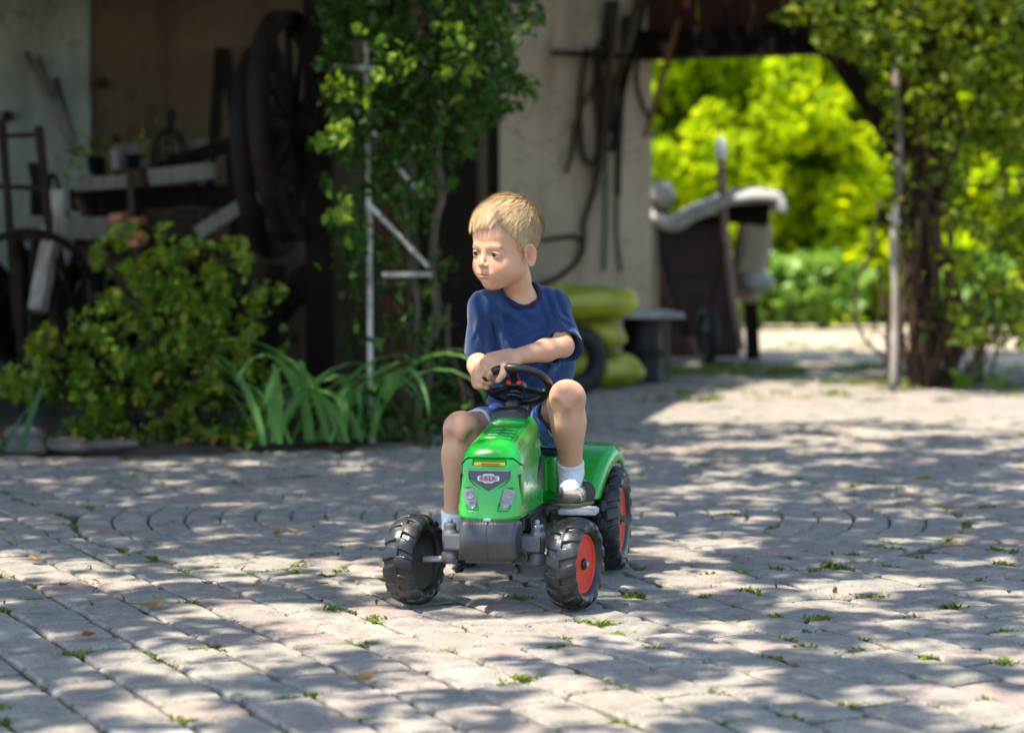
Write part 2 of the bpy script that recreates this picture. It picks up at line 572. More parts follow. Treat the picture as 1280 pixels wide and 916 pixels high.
def paver_arrays(seed):
    """unit paver: 1 x 1 footprint, metric height; worn rounded top"""
    g = random.Random(seed)
    xs = [-0.5, -0.45, 0.0, 0.45, 0.5]
    V, F = [], []
    def top(x, y):
        e = max(abs(x), abs(y))
        z = 0.0 if e < 0.46 else -0.0055
        return z + g.uniform(-0.0016, 0.0016) + (-0.0015 if (abs(x) > 0.4 and abs(y) > 0.4) else 0)
    for i, x in enumerate(xs):
        for j, y in enumerate(xs):
            c = 0.035 if (abs(x) > 0.49 and abs(y) > 0.49) else 0
            jx = g.uniform(-0.012, 0.012); jy = g.uniform(-0.012, 0.012)
            V.append((x - math.copysign(c, x) + jx, y - math.copysign(c, y) + jy, top(x, y)))
    for i in range(4):
        for j in range(4):
            if i in (0, 3) and j in (0, 3) and False: continue
            a = i * 5 + j
            F.append((a, a + 5, a + 6, a + 1))
    ring = [i * 5 for i in range(5)] + [20 + j for j in range(1, 5)] + [i * 5 + 4 for i in (3, 2, 1, 0)] + [j for j in (3, 2, 1)]
    n0 = len(V)
    for r_ in ring:
        x, y, z = V[r_]; V.append((x * 1.01, y * 1.01, -0.03))
    m = len(ring)
    for k in range(m):
        F.append((ring[k], n0 + k, n0 + (k + 1) % m, ring[(k + 1) % m]))
    return np.array(V), np.array(F)
PV = [paver_arrays(s) for s in range(12)]

CC, CR = Vector((0.02, 6.25)), 1.22
specs = []       # x, y, angle, len_x, len_y
RA = math.radians(26)
rdir = Vector((math.sin(RA), -math.cos(RA))); cdir = Vector((math.cos(RA), math.sin(RA)))
PITCH_R = 0.128
for i in range(-70, 95):
    t = rnd.uniform(0, 0.2) - 9
    while t < 12:
        L = rnd.choice((0.128, 0.165, 0.165, 0.205))
        c = Vector((0.5, 6.5)) + cdir * (i * PITCH_R) + rdir * (t + L / 2)
        t += L + 0.004
        if not (-6 < c.x < 8.3 and 1.6 < c.y < 13.0): continue
        if c.x < -0.30 - 0.35 * max(0, (9 - c.y)) and c.y > 8.0 + 0.3 * (c.x > -1.2) * (c.x + 1.2): continue
        if c.x < 0.1 and c.y > 9.3: continue
        d = (c - CC).length
        w = PITCH_R - 0.010; l = L - 0.008
        if d < CR + 0.02: continue
        if d < CR + 0.10:
            out = (c - CC).normalized(); k = (CR + 0.10 - d)
            l -= abs(out.dot(rdir)) * k * 1.0; w -= abs(out.dot(cdir)) * k * 0.9
            c = c + out * k * 0.5
            if l < 0.05 or w < 0.04: continue
        specs.append((c.x, c.y, math.atan2(cdir.y, cdir.x), w, l))
r0 = 0.055
specs.append((CC.x, CC.y, 0.3, 0.10, 0.10))
ri = 0
while r0 < CR - 0.05:
    w = 0.098; rc = r0 + w / 2
    n = max(int(2 * math.pi * rc / 0.135), 5)
    off = rnd.random()
    for k in range(n):
        a = 2 * math.pi * (k + off) / n
        specs.append((CC.x + rc * math.cos(a), CC.y + rc * math.sin(a), a, w - 0.005, 2 * math.pi * rc / n - 0.008))
    r0 += w + 0.0005
def seen(s):
    x, y = s[0], s[1]
    px = 640 + F_PX * x / y; py = 309 + F_PX * CAM_H / y
    if not (-5 < px < 1285 and 520 < py < 925): return 0
    return s[3] * s[4] / y ** 3
specs.sort(key=seen, reverse=True)
MP = []
for k, (V, F) in enumerate(PV):
    me = bpy.data.meshes.new('paver')
    me.from_pydata([tuple(v) for v in V], [], [tuple(int(q) for q in f) for f in F]); me.update()
    me.materials.append(M_paver)
    MP.append(me)
bulkV, bulkF, nb = [], [], 0
for k, (x, y, a, w, l) in enumerate(specs):
    z = rnd.uniform(-0.002, 0.002) + 0.003 * noise.noise(Vector((x * 2, y * 2, 0)))
    tx, ty = rnd.gauss(0, 0.009), rnd.gauss(0, 0.009)
    a += rnd.gauss(0, 0.012)
    if k < 300:
        o = bpy.data.objects.new('paver', MP[k % 12])
        S.collection.objects.link(o); o.parent = paving
        o.location = (x, y, z); o.rotation_euler = (tx, ty, a + math.pi * (k % 2)); o.scale = (w, l, 1)
    else:
        V, F = PV[k % 12]
        ca, sa = math.cos(a), math.sin(a)
        X = V[:, 0] * w; Y = V[:, 1] * l
        Z = V[:, 2] + z + X * tx + Y * ty
        bulkV.append(np.stack([x + X * ca - Y * sa, y + X * sa + Y * ca, Z], 1)); bulkF.append(F + nb); nb += len(V)
tag(mesh_np('paver', np.concatenate(bulkV), np.concatenate(bulkF), M_paver, paving, smooth=False), kind='stuff')
print('pavers', len(specs))

# ---- grass and weeds in the joints
M_grass = leaf_mat('joint_grass', [(0.07, 0.12, 0.015), (0.10, 0.16, 0.02), (0.17, 0.21, 0.04), (0.25, 0.23, 0.08)], 0.3, 0.6)
def tufts(name, spots, blades, h, spread, seed, mat=M_grass, lean=0.6, width=0.0022):
    g = np.random.default_rng(seed)
    C = np.repeat(np.array(spots), blades, 0)
    n = len(C)
    P = C[:, :3] + np.stack([g.normal(0, 1, n) * spread, g.normal(0, 1, n) * spread, np.zeros(n)], 1)
    H = h * C[:, 3] * g.uniform(0.35, 1.25, n)
    a = g.uniform(0, 2 * np.pi, n); le = g.uniform(0.1, 1, n) * lean
    D = np.stack([np.cos(a) * le, np.sin(a) * le, np.ones(n)], 1)
    D /= np.linalg.norm(D, axis=1, keepdims=True)
    Sd = np.stack([-np.sin(a), np.cos(a), np.zeros(n)], 1) * width * g.uniform(0.6, 1.5, n)[:, None]
    b0, b1 = P - Sd, P + Sd
    m = P + D * H[:, None] * 0.6
    tip = P + D * H[:, None] + np.stack([np.cos(a), np.sin(a), -0.5 * np.ones(n)], 1) * (H * 0.35)[:, None]
    V = np.stack([b0, b1, m + Sd, m - Sd, tip], 1).reshape(-1, 3)
    o = np.arange(n)[:, None] * 5
    T = np.concatenate([o + [[0, 1, 2]], o + [[0, 2, 3]], o + [[3, 2, 4]]], 0)
    return mesh_np(name, V, T, mat, None, False)
spots = []
for k in range(2600):
    s = specs[rnd.randrange(0, min(len(specs), 2600))]
    x, y, a, w, l = s
    side = rnd.choice((0, 1)); e = rnd.uniform(-0.5, 0.5)
    dx, dy = ((w / 2 + 0.004, e * l) if side else (e * w, l / 2 + 0.004))
    X = x + dx * math.cos(a) - dy * math.sin(a); Y = y + dx * math.sin(a) + dy * math.cos(a)
    inside = (Vector((X, Y)) - CC).length < CR - 0.15
    p = 0.42 + 0.85 * max(0, min(1, (X + 0.1) / 1.0))
    if X < -0.2 and Y < 4.8: p = 0.46
    if inside: p = 0.05
    if noise.noise(Vector((X * 2.3, Y * 2.3, 5))) > 0.12: p *= 2.4
    if rnd.random() < p: 
        sz = rnd.uniform(0.3, 1.15) * (1.35 if rnd.random() < 0.15 else 1)
        for q in range(rnd.choice((1, 2, 3))):
            spots.append((X + rnd.gauss(0, 0.012), Y + rnd.gauss(0, 0.012), -0.01, sz))
tag(tufts('joint_grass', spots, 30, 0.016, 0.010, 3, lean=1.0, width=0.0026), kind='stuff')
moss = [(sp[0] + rnd.gauss(0, .03), sp[1] + rnd.gauss(0, .03), -0.009, 0.5) for sp in spots for _ in range(2)]
for k in range(900):
    s = specs[rnd.randrange(0, 2600)]
    X = s[0] + 0.5 * s[3] * math.cos(s[2]) ; Y = s[1] + 0.5 * s[3] * math.sin(s[2])
    if X > 0.3 or rnd.random() < 0.3: moss.append((X, Y, -0.009, 0.45))
tag(tufts('joint_moss', moss, 16, 0.011, 0.016, 4, lean=1.4), kind='stuff')
# grass patches by the gate and at the foot of the arch
gp = []
for cx, cy, r, n in ((at(840, 462, 13.6).x, 13.3, 0.45, 60), (at(960, 455, 14.2).x, 14.0, 0.6, 60), (2.9, 12.1, 0.45, 60), (2.2, 12.3, 0.3, 25), (3.6, 12.2, 0.8, 80), (1.2, 11.0, 0.3, 12), (1.8, 11.4, .3, 12), (2.3, 16.5, 1.5, 40), (1.0, 17.2, 1.0, 40)):
    for k in range(n): gp.append((cx + rnd.gauss(0, r * 1.3), cy + rnd.gauss(0, r * 0.5), -0.01, rnd.uniform(0.6, 1.5)))
tag(tufts('verge_grass', gp, 26, 0.035, 0.035, 5, width=0.004), kind='stuff')

# ---- fallen leaves (countable) and fine litter
M_dry = leaf_mat('dry_leaf', [(0.22, 0.10, 0.03), (0.30, 0.17, 0.06), (0.16, 0.06, 0.03), (0.38, 0.27, 0.05)], 0.15, 0.7)
def crisp_leaf(p, size, rz, curl):
    m = MB(); bm = m.bm
    nseg = 6; rows = []
    for i in range(nseg + 1):
        t = i / nseg; w = size * 0.32 * math.sin(math.pi * min(t * 0.93 + 0.04, 1)) ** 0.8
        x = (t - 0.5) * size; z = curl * size * (2 * t - 1) ** 2
        rows.append([bm.verts.new((x, -w, z + w * 0.5 * curl * 2)), bm.verts.new((x, 0, z)), bm.verts.new((x, w, z + w * 0.7 * curl * 2))])
    for A, B in zip(rows, rows[1:]):
        bm.faces.new((A[0], B[0], B[1], A[1])); bm.faces.new((A[1], B[1], B[2], A[2]))
    m.tube([(-size * .5, 0, curl * size), (-size * .75, 0.002, curl * size * 1.3)], 0.0008, 4)
    o = m.build('fallen_leaf', M_dry)
    o.location = p; o.rotation_euler = (rnd.uniform(-.3, .3), rnd.uniform(-.3, .3), rz)
    return o
leafs = [(112, 803, .045, 'curled russet fallen leaf on a left front paver, the reddest of the leaves'), (190, 765, .06, 'broad pale brown fallen leaf cluster left of the tractor'), (258, 736, .035, 'small brown fallen leaf where the ring of pavers ends'), (322, 737, .03, 'yellow fallen leaf on the lit stones left of the front wheel'), (80, 738, .03, 'yellowed fallen leaf in a joint at the far left'), (168, 600, .045, 'rusty fallen leaf lying before the shrub'), (365, 668, .04, 'dark fallen leaf, one of two side by side before the daylilies'), (348, 672, .045, 'dark fallen leaf in front of its near twin'), (45, 706, .05, 'dark twig like leaf on the far left arc of stones'), (700, 655, .03, 'dry leaf beside the rear wheel'), (455, 858, .04, 'flat reddish leaf on a front paver below the left wheel')]
for px, py, sz, lab in leafs:
    Y = 2084.0 / (py - 309)
    o = crisp_leaf((at(px, py, Y).x, Y, 0.008), sz, rnd.uniform(0, 6), 0.18)
    tag(o, lab, 'fallen leaf', 'fallen leaves on the paving')
lit = []
for k in range(420):
    x = rnd.gauss(-0.3, 0.9); y = rnd.uniform(4.6, 8.2)
    lit.append((x, y, 0.004))
o = leaf_cloud('leaf_litter', lit, 0.014, M_dry, None, 2.0, 0.5, 0.0, 0.15, 11)
tag(o, kind='stuff')

# ---- planting bed in front of the barn
def bed_edge(x):      # depth of the paving edge at x
    return 8.02 if x < -1.2 else 8.02 + (x + 1.2) * 0.95
bx = np.linspace(-6, 0.05, 60)
V, F = [], []
for i, x in enumerate(bx):
    y0 = bed_edge(x) + 0.03 * math.sin(x * 7)
    for j, y in enumerate((y0, y0 + 0.06, y0 + 0.5, 11.0)):
        V.append((x, y, -0.01 if j == 0 else 0.03 + 0.03 * noise.noise(Vector((x * 3, y * 3, 0)))))
for i in range(59):
    for j in range(3):
        a = i * 4 + j; F.append((a, a + 4, a + 5, a + 1))
tag(mesh_np('planting_bed', V, F, M_bed), kind='structure')
o = tag(leaf_cloud('bed_litter', [(rnd.uniform(-3, 0), 0, 0) for _ in range(1)], 0.02, M_dry), kind='stuff')
bpy.data.objects.remove(o)
lp = []
for k in range(900):
    x = rnd.uniform(-3.2, 0.0); lp.append((x, bed_edge(x) + abs(rnd.gauss(0.05, 0.25)), 0.045))
tag(leaf_cloud('bed_litter', lp, 0.03, M_dry, None, 1.0, 0.55, 0, 0.2, 12), kind='stuff')

# ================================================================== BARN
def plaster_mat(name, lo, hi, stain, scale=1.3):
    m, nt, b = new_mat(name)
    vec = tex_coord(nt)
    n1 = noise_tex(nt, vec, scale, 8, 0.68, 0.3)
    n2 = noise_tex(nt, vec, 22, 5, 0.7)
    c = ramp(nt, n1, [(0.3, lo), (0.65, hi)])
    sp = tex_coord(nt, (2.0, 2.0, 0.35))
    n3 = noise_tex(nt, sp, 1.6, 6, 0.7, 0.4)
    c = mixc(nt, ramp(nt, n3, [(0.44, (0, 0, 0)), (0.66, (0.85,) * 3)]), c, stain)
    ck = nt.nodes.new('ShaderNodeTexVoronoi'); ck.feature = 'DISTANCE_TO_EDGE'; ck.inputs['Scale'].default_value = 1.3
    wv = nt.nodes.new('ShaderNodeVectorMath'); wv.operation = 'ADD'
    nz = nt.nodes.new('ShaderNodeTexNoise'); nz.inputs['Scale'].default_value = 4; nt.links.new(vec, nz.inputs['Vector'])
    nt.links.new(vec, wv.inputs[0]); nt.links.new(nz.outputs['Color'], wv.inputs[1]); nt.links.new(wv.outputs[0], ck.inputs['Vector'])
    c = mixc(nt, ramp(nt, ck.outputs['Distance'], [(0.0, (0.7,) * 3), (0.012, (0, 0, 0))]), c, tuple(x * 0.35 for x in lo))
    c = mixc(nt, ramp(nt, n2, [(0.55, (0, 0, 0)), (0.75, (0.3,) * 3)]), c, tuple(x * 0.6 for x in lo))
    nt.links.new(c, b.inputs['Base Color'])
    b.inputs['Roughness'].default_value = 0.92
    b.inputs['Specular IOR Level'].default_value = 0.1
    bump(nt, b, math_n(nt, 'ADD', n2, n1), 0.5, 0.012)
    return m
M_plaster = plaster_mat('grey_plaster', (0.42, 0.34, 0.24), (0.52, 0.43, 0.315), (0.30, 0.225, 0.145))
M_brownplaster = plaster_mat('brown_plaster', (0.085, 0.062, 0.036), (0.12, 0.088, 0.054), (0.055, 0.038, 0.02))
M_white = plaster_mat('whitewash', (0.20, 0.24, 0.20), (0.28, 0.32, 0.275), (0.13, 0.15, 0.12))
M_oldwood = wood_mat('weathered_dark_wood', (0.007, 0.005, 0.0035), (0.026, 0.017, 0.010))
M_redwood = wood_mat('red_brown_wood', (0.05, 0.018, 0.012), (0.11, 0.045, 0.03))
M_greywood = wood_mat('grey_board', (0.10, 0.09, 0.075), (0.27, 0.25, 0.21))
M_paleboard = wood_mat('pale_painted_board', (0.15, 0.14, 0.115), (0.30, 0.29, 0.245))
M_iron = simple('rusty_iron', (0.018, 0.014, 0.012), 0.75, 0.3, 0.4, 20, dirt=(0.035, 0.016, 0.010))
M_tile = simple('roof_tile', (0.20, 0.08, 0.05), 0.85, 0, 0.3, 9)

barn = empty('barn', (0, 11, 0), 0, 'old plastered barn with whitewashed and bare walls under a low tiled roof', 'barn')
def wall_prism(name, pts, z0, z1, mat, parent):
    return MB().prism([(p[0], p[1]) for p in pts], z0, z1, 'Z').build(name, mat, parent, world=True)
xw = at(112, 100, 11.0).x
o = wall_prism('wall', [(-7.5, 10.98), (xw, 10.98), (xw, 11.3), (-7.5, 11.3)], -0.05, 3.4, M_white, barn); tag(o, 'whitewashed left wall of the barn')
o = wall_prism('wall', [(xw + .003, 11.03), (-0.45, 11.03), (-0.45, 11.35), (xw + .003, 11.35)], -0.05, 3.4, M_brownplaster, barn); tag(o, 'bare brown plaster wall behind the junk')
wl, wr = at(500, 300, 13.0), at(814, 300, 13.75)
dw = Vector((wr.x - wl.x, 0.75)).normalized(); nw = Vector((-dw.y, dw.x))
o = wall_prism('wall', [(wl.x, 13.0), (wr.x, 13.75), (wr.x + nw.x * .35, 13.75 + nw.y * .35), (wl.x + nw.x * .35, 13.0 + nw.y * .35)], -0.05, 2.62, M_plaster, barn); tag(o, 'grey plaster wall with tools hanging on it')
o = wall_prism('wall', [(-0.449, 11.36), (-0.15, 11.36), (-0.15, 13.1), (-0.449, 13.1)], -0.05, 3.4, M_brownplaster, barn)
# wooden door boards standing in the dark corner between the two walls
for k in range(5):
    x = -0.44 + k * 0.075
    MB().box((x + 0.035, 11.75 + 0.15 * k, 0.95), (0.07, 0.03, 1.5), None, 0.004).build('plank', M_oldwood, barn, world=True)
# upper storey and roof
wall_prism('upper_wall', [(-7.5, 10.98), (-1.6, 10.98), (-1.6, 16), (-7.5, 16)], 3.4, 5.2, M_plaster, barn)
def roof_sheet(name, corners, thick, mat, parent):
    m = MB(); a = [Vector(c) for c in corners]
    m.face(a); m.face([c - Vector((0, 0, thick)) for c in a][::-1])
    for k in range(4):
        p, q = a[k], a[(k + 1) % 4]
        m.face([p, q, q - Vector((0, 0, thick)), p - Vector((0, 0, thick))])
    return m.build(name, mat, parent, world=True)
roof_sheet('roof', [(-7.8, 10.6, 5.15), (-1.3, 10.6, 5.15), (-1.3, 13.5, 6.2), (-7.8, 13.5, 6.2)], 0.12, M_tile, barn)
roof_sheet('roof', [(-7.8, 8.3, 2.12), (-0.42, 8.3, 2.12), (-0.25, 11.2, 3.3), (-7.8, 11.2, 3.3)], 0.10, M_tile, barn)
roof_sheet('roof', [(-0.24, 12.35, 2.65), (.45, 12.8, 2.65), (.45, 13.8, 3.05), (-0.24, 13.3, 3.05)], 0.10, M_tile, barn)
for k in range(13):
    x = -7.4 + k * 0.57
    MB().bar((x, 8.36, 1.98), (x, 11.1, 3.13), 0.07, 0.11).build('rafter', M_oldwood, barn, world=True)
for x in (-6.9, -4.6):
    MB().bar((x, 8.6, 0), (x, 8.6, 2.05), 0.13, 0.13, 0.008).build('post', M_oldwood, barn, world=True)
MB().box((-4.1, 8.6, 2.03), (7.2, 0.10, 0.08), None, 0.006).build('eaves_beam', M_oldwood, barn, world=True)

# ---- covered gateway
gate = empty('gateway', (2.2, 13, 0), 0, 'covered gateway with a dark timber lintel between barn wall and vine clad post', 'gateway')
bl, br = Vector((wr.x - 0.05, 13.72, 1.905)), Vector((4.6, 10.8, 1.80))
def along(t, dz=0, dn=0):
    p = bl.lerp(br, t); n = Vector((0.62, 0.78, 0))
    return p + n * dn + Vector((0, 0, dz))
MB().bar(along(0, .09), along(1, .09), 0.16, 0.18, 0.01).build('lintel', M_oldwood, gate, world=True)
for k in range(24):
    a, b_ = along(k / 24 + .002), along((k + 1) / 24 - .002)
    MB().bar(a + Vector((0, .05, .32 + rnd.uniform(-.003, .003))), b_ + Vector((0, .05, .32)), 0.028, 0.27).build('plank', M_redwood, gate, world=True)
for k in range(9):
    p = along(k / 8 * 0.98 + 0.01)
    MB().bar(p + Vector((0, 0.05, .24)), p + Vector((.25, .75, .26)), 0.08, 0.12).build('joist', M_oldwood, gate, world=True)
roof_sheet('roof', [tuple(along(.16, .62) + Vector((0, -.25, 0))), tuple(along(1, .72) + Vector((0, -.25, 0))), tuple(along(1, .75) + Vector((.25, .75, 0))), tuple(along(.16, .70) + Vector((.25, .7, 0)))], 0.1, M_tile, gate)
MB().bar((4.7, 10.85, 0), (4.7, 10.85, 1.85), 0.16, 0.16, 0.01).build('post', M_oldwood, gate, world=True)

# ================================================================== GREENERY
def scatter_px(n, dens, y0, y1, x0=0, x1=1280, p0=-30, p1=600, seed=1):
    """world points whose density follows dens(px, py) for a plant standing between depths y0 and y1"""
    g = random.Random(seed); out = []
    while len(out) < n:
        for _ in range(400):
            px, py = g.uniform(x0, x1), g.uniform(p0, p1)
            if g.random() < dens(px, py): out.append(tuple(at(px, py, g.uniform(y0, y1))))
    return out[:n]
def clump(px, py, f=0.012, s=0.0):
    return noise.noise(Vector((px * f, py * f, s)))

# hedge beyond the gateway
M_hedge = leaf_mat('hedge_leaf', [(0.13, 0.22, 0.004), (0.32, 0.46, 0.005), (0.52, 0.62, 0.005), (0.70, 0.72, 0.006)], 0.6, 0.8)
M_hedgecore = simple('hedge_inner_shade', (0.06, 0.11, 0.008), 0.9, 0, 0.6, 3)
hedge = empty('hedge', (3, 22, 0), 0, 'tall sunlit yellow green hedge beyond the gateway', 'hedge')
g = np.random.default_rng(21)
pts = []
for k in range(900):
    cx, cz = g.uniform(-3.5, 9.5), g.uniform(0.05, 4.6)
    cy = 21.9 + 0.4 * noise.noise(Vector((cx * 0.9, cz * 0.9, 0))) + g.uniform(-0.15, 0.45)
    r = g.uniform(0.12, 0.34)
    n = int(84 * r / 0.24)
    q = g.normal(0, 1, (n, 3)); q /= np.linalg.norm(q, axis=1, keepdims=True)
    q *= (g.uniform(0.45, 1, (n, 1)) ** 0.5) * r
    pts.append(q * [1.2, 1, 0.8] + [cx, cy, cz])
pts = np.concatenate(pts); pts = pts[pts[:, 2] > 0.02]
tag(leaf_cloud('foliage', pts, 0.105, M_hedge, hedge, 0.3, 0.62, 0.35, 0.2, 22, face=(-.35, -.75, .55)), kind='stuff')
Vc, Fc = [], []  # bumpy backing sheet, its dark green paints the shade inside the hedge
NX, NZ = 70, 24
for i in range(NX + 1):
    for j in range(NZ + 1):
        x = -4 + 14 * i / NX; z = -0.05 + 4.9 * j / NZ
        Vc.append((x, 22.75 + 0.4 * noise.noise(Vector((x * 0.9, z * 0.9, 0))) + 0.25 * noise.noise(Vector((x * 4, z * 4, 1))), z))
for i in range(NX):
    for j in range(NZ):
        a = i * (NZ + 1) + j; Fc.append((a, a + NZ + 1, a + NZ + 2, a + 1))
mesh_np('shade_backing', Vc, Fc, M_hedgecore, hedge, local=False)
# broad leaved shrubs at the hedge's foot
M_broad = leaf_mat('broad_leaf', [(0.10, 0.20, 0.03), (0.17, 0.30, 0.05), (0.26, 0.40, 0.09)], 0.35, 0.35)
for px, lab in ((945, 'low broad leaved shrub just right of the wheelbarrow, before the hedge'), (1025, 'broad leaved shrub in front of the hedge, left of the white pole'), (1215, 'broad leaved shrub before the hedge behind the vine clad post')):
    c = at(px, 372, 20.6)
    sh = empty('shrub', (c.x, 20.6, 0), 0, lab, 'shrub', 'low shrubs before the hedge')
    q = g.normal(0, 1, (330, 3)); q /= np.linalg.norm(q, axis=1, keepdims=True); q *= g.uniform(0.6, 1, (330, 1)) * [0.5, 0.3, 0.36]
    q[:, 2] = np.abs(q[:, 2] + 0.32)
    tag(leaf_cloud('foliage', q + [c.x, 20.6, 0.05], 0.15, M_broad, sh, 0.8, 0.7, 0.3, 0.15, int(px)), kind='stuff')
    m = MB()
    for k in range(6):
        a = k * 1.05; m.tube([(c.x, 20.6, 0), (c.x + .15 * math.cos(a), 20.6 + .1 * math.sin(a), .25), (c.x + .35 * math.cos(a), 20.6 + .2 * math.sin(a), .5)], [.015, .012, .006], 5)
    m.build('stem', M_oldwood, sh, world=True)

# trees standing well behind the hedge
M_far = leaf_mat('far_tree_leaf', [(0.12, 0.24, 0.02), (0.20, 0.36, 0.03), (0.30, 0.46, 0.04)], 0.45)
M_bark = simple('bark', (0.10, 0.075, 0.055), 0.95, 0, 0.4, 14, 0.7, 0.01, stretch=(1, 1, 0.25))
def tree(x, y, h, r, label, n, seed, mat, leaf=0.2, base=0.25, sqz=0.8):
    t = empty('tree', (x, y, 0), 0, label, 'tree', 'trees beyond the yard')
    g = np.random.default_rng(seed)
    m = MB(); m.tube([(x, y, -0.05), (x + .1, y, h * .3), (x - .05, y + .1, h * .6), (x, y, h * .85)], [h * .03, h * .022, h * .014, .02], 8)
    for k in range(9):
        a = k * 2.4; z = h * (0.3 + 0.05 * k)
        m.tube([(x, y, z), (x + r * .4 * math.cos(a), y + r * .4 * math.sin(a), z + h * .08), (x + r * .8 * math.cos(a), y + r * .8 * math.sin(a), z + h * .13)], [h * .011, h * .007, .01], 5)
    m.build('trunk', M_bark, t, world=True)
    P = []
    for k in range(n // 90):
        q = g.normal(0, 1, 3); q /= np.linalg.norm(q); c = q * [r, r, h * (1 - base) / 2 * sqz] * g.uniform(0.35, 1) ** .5 + [x, y, h * (base + (1 - base) / 2)]
        w = g.normal(0, 1, (90, 3)) * r * 0.14; P.append(w + c)
    tag(leaf_cloud('crown', np.concatenate(P), leaf, mat, t, 0.3, 0.6, 0.2, 0.2, seed), kind='stuff')
    return t
tree(-1.0, 27, 8, 2.8, 'green tree far behind the hedge, hidden mostly by the barn', 3600, 31, M_far)
tree(3.5, 28, 7.5, 2.9, 'tree standing behind the hedge above the wheelbarrow', 4500, 32, M_far)
tree(8.5, 26, 8, 3.2, 'tree behind the hedge at the far right', 4500, 33, M_far)

# shade trees over the courtyard (their crowns hang above the picture)
M_canopy = leaf_mat('shade_tree_leaf', [(0.05, 0.10, 0.015), (0.09, 0.15, 0.02), (0.13, 0.20, 0.03)], 0.12)
def shade(gx, gy):
    """how much of the ground stands in leaf shade there"""
    if gy < 3.3: return 0.5
    if gy < 4.9:
        s = 0.43
        if gx < -0.55 - 0.25 * (4.9 - gy): s = 0.8
        if gx > 0.9: s = 0.56
        if abs(gx + 0.05) < 0.55 and gy < 4.75: s = 0.32
        return s
    if gy < 5.7 and -0.05 < gx < 0.55: return 0.1
    if gy < 5.35: return 0.22 if gx < -0.1 else (0.72 if gx > 0.35 else 0.55)
    if gy < 7.55:
        s = 0.86
        if gx > 0.5: s = 0.70
        if gx > 1.3: s = 0.6
        return s
    if gy < 8.8:
        if gx < -0.25: return 0.96
        if gx < 0.75 and gy > 8.6: return 0.8
        if gx < 1.1: return 0.42
        return 0.58 if gy < 8.3 else 0.4
    if gy < 9.6:
        if gx < 0.25: return 0.99
        if gx < 0.8 and gy < 9.4: return 0.86
        return 0.22 if gx > 0.9 else 0.28
    if gy < 12.5:
        if gx < 0.35 + (gy - 9.6) * 0.36: return 0.97
        return 0.03
    if gy < 16.4:
        if 1.2 < gx < 2.3 and 14.3 < gy < 15.3: return 0.3
        return 1.0
    return 0.0
def shade_leaves(seed, zlo, zhi, side, n_leaf, rad):
    """leaf clusters hung along the sun's rays so that the crown is dense where the yard is shaded"""
    g2 = random.Random(seed); P = []
    for trial in range(29000):
        gx, gy = g2.uniform(-4.0, 5.0), g2.uniform(2.6, 16.4)
        if (gx < 0.25) != (side < 0) or abs(gx) > 0.25 * gy + 0.9: continue
        s = shade(gx, gy)
        n = 0.65 * noise.noise(Vector((gx * 3.6, gy * 4.2, 1.5))) + 0.9 * noise.noise(Vector((gx * 9.5, gy * 11, 8.5)))
        thr = (s - 0.5) * 0.95
        tau = 1.0 if n < thr else 0.03
        if s < .05: tau = .01
        if g2.random() > tau: continue
        z = g2.uniform(zlo, zhi)
        ctr = Vector((gx, gy, 0)) + SUN * (z / SUN.z)
        R = rad * g2.uniform(0.6, 1.2)
        for k in range(n_leaf):
            P.append((ctr.x + g2.gauss(0, R), ctr.y + g2.gauss(0, R), ctr.z + g2.gauss(0, R * 0.8)))
    return P
def shade_tree(x, y, pts, label, seed, leaf):
    t = empty('shade_tree', (x, y, 0), 0, label, 'tree', 'shade trees round the courtyard')
    P = np.array(pts)
    m = MB()
    top = Vector((x + (0.25 if x < 0 else -0.25), y + .1, 2.9))
    m.tube([(x, y, -.05), (x + .06, y, .8), (x + .03, y + .05, 1.9), tuple(top)], [.19, .15, .13, .11], 10)
    idx = np.random.default_rng(seed).choice(len(P), 34, replace=False)
    for i in idx:
        e = Vector(P[i]); mid = top.lerp(e, .5) + Vector((0, 0, .25))
        q = top.lerp(e, .8) + Vector((0, 0, .1))
        m.tube([tuple(top), tuple(mid), tuple(q), tuple(e)], [.045, .028, .016, .006], 5)
    m.build('trunk', M_bark, t, world=True)
    tag(leaf_cloud('crown', P, leaf, M_canopy, t, 0.6, 0.7, 0.3, 0.15, seed, flat=True), kind='stuff')
pl = shade_leaves(41, 3.0, 4.6, -1, 13, 0.05)
pr = shade_leaves(42, 3.0, 4.6, 1, 13, 0.05)
print('shade leaves', len(pl), len(pr))
shade_tree(-4.3, 6.0, pl, 'shade tree left of the picture whose crown dapples the paving', 43, 0.075)
shade_tree(5.6, 6.6, pr, 'shade tree right of the picture whose crown dapples the paving', 44, 0.075)
# ================================================================== RIDE-ON TRACTOR
# built in its own frame: x to the rider's left (picture right), y towards the rear, z up; origin under the front axle
TR_LOC, TR_RZ = Vector((-0.0375, 4.61, 0.0)), math.radians(-10.6)
tractor = empty('toy_tractor', TR_LOC, TR_RZ, 'green child sized pedal tractor with black lugged tyres and orange red wheel discs', 'toy tractor')
TM = Matrix.Translation(TR_LOC) @ Matrix.Rotation(TR_RZ, 4, 'Z')
def tw(p): return TM @ Vector(p)

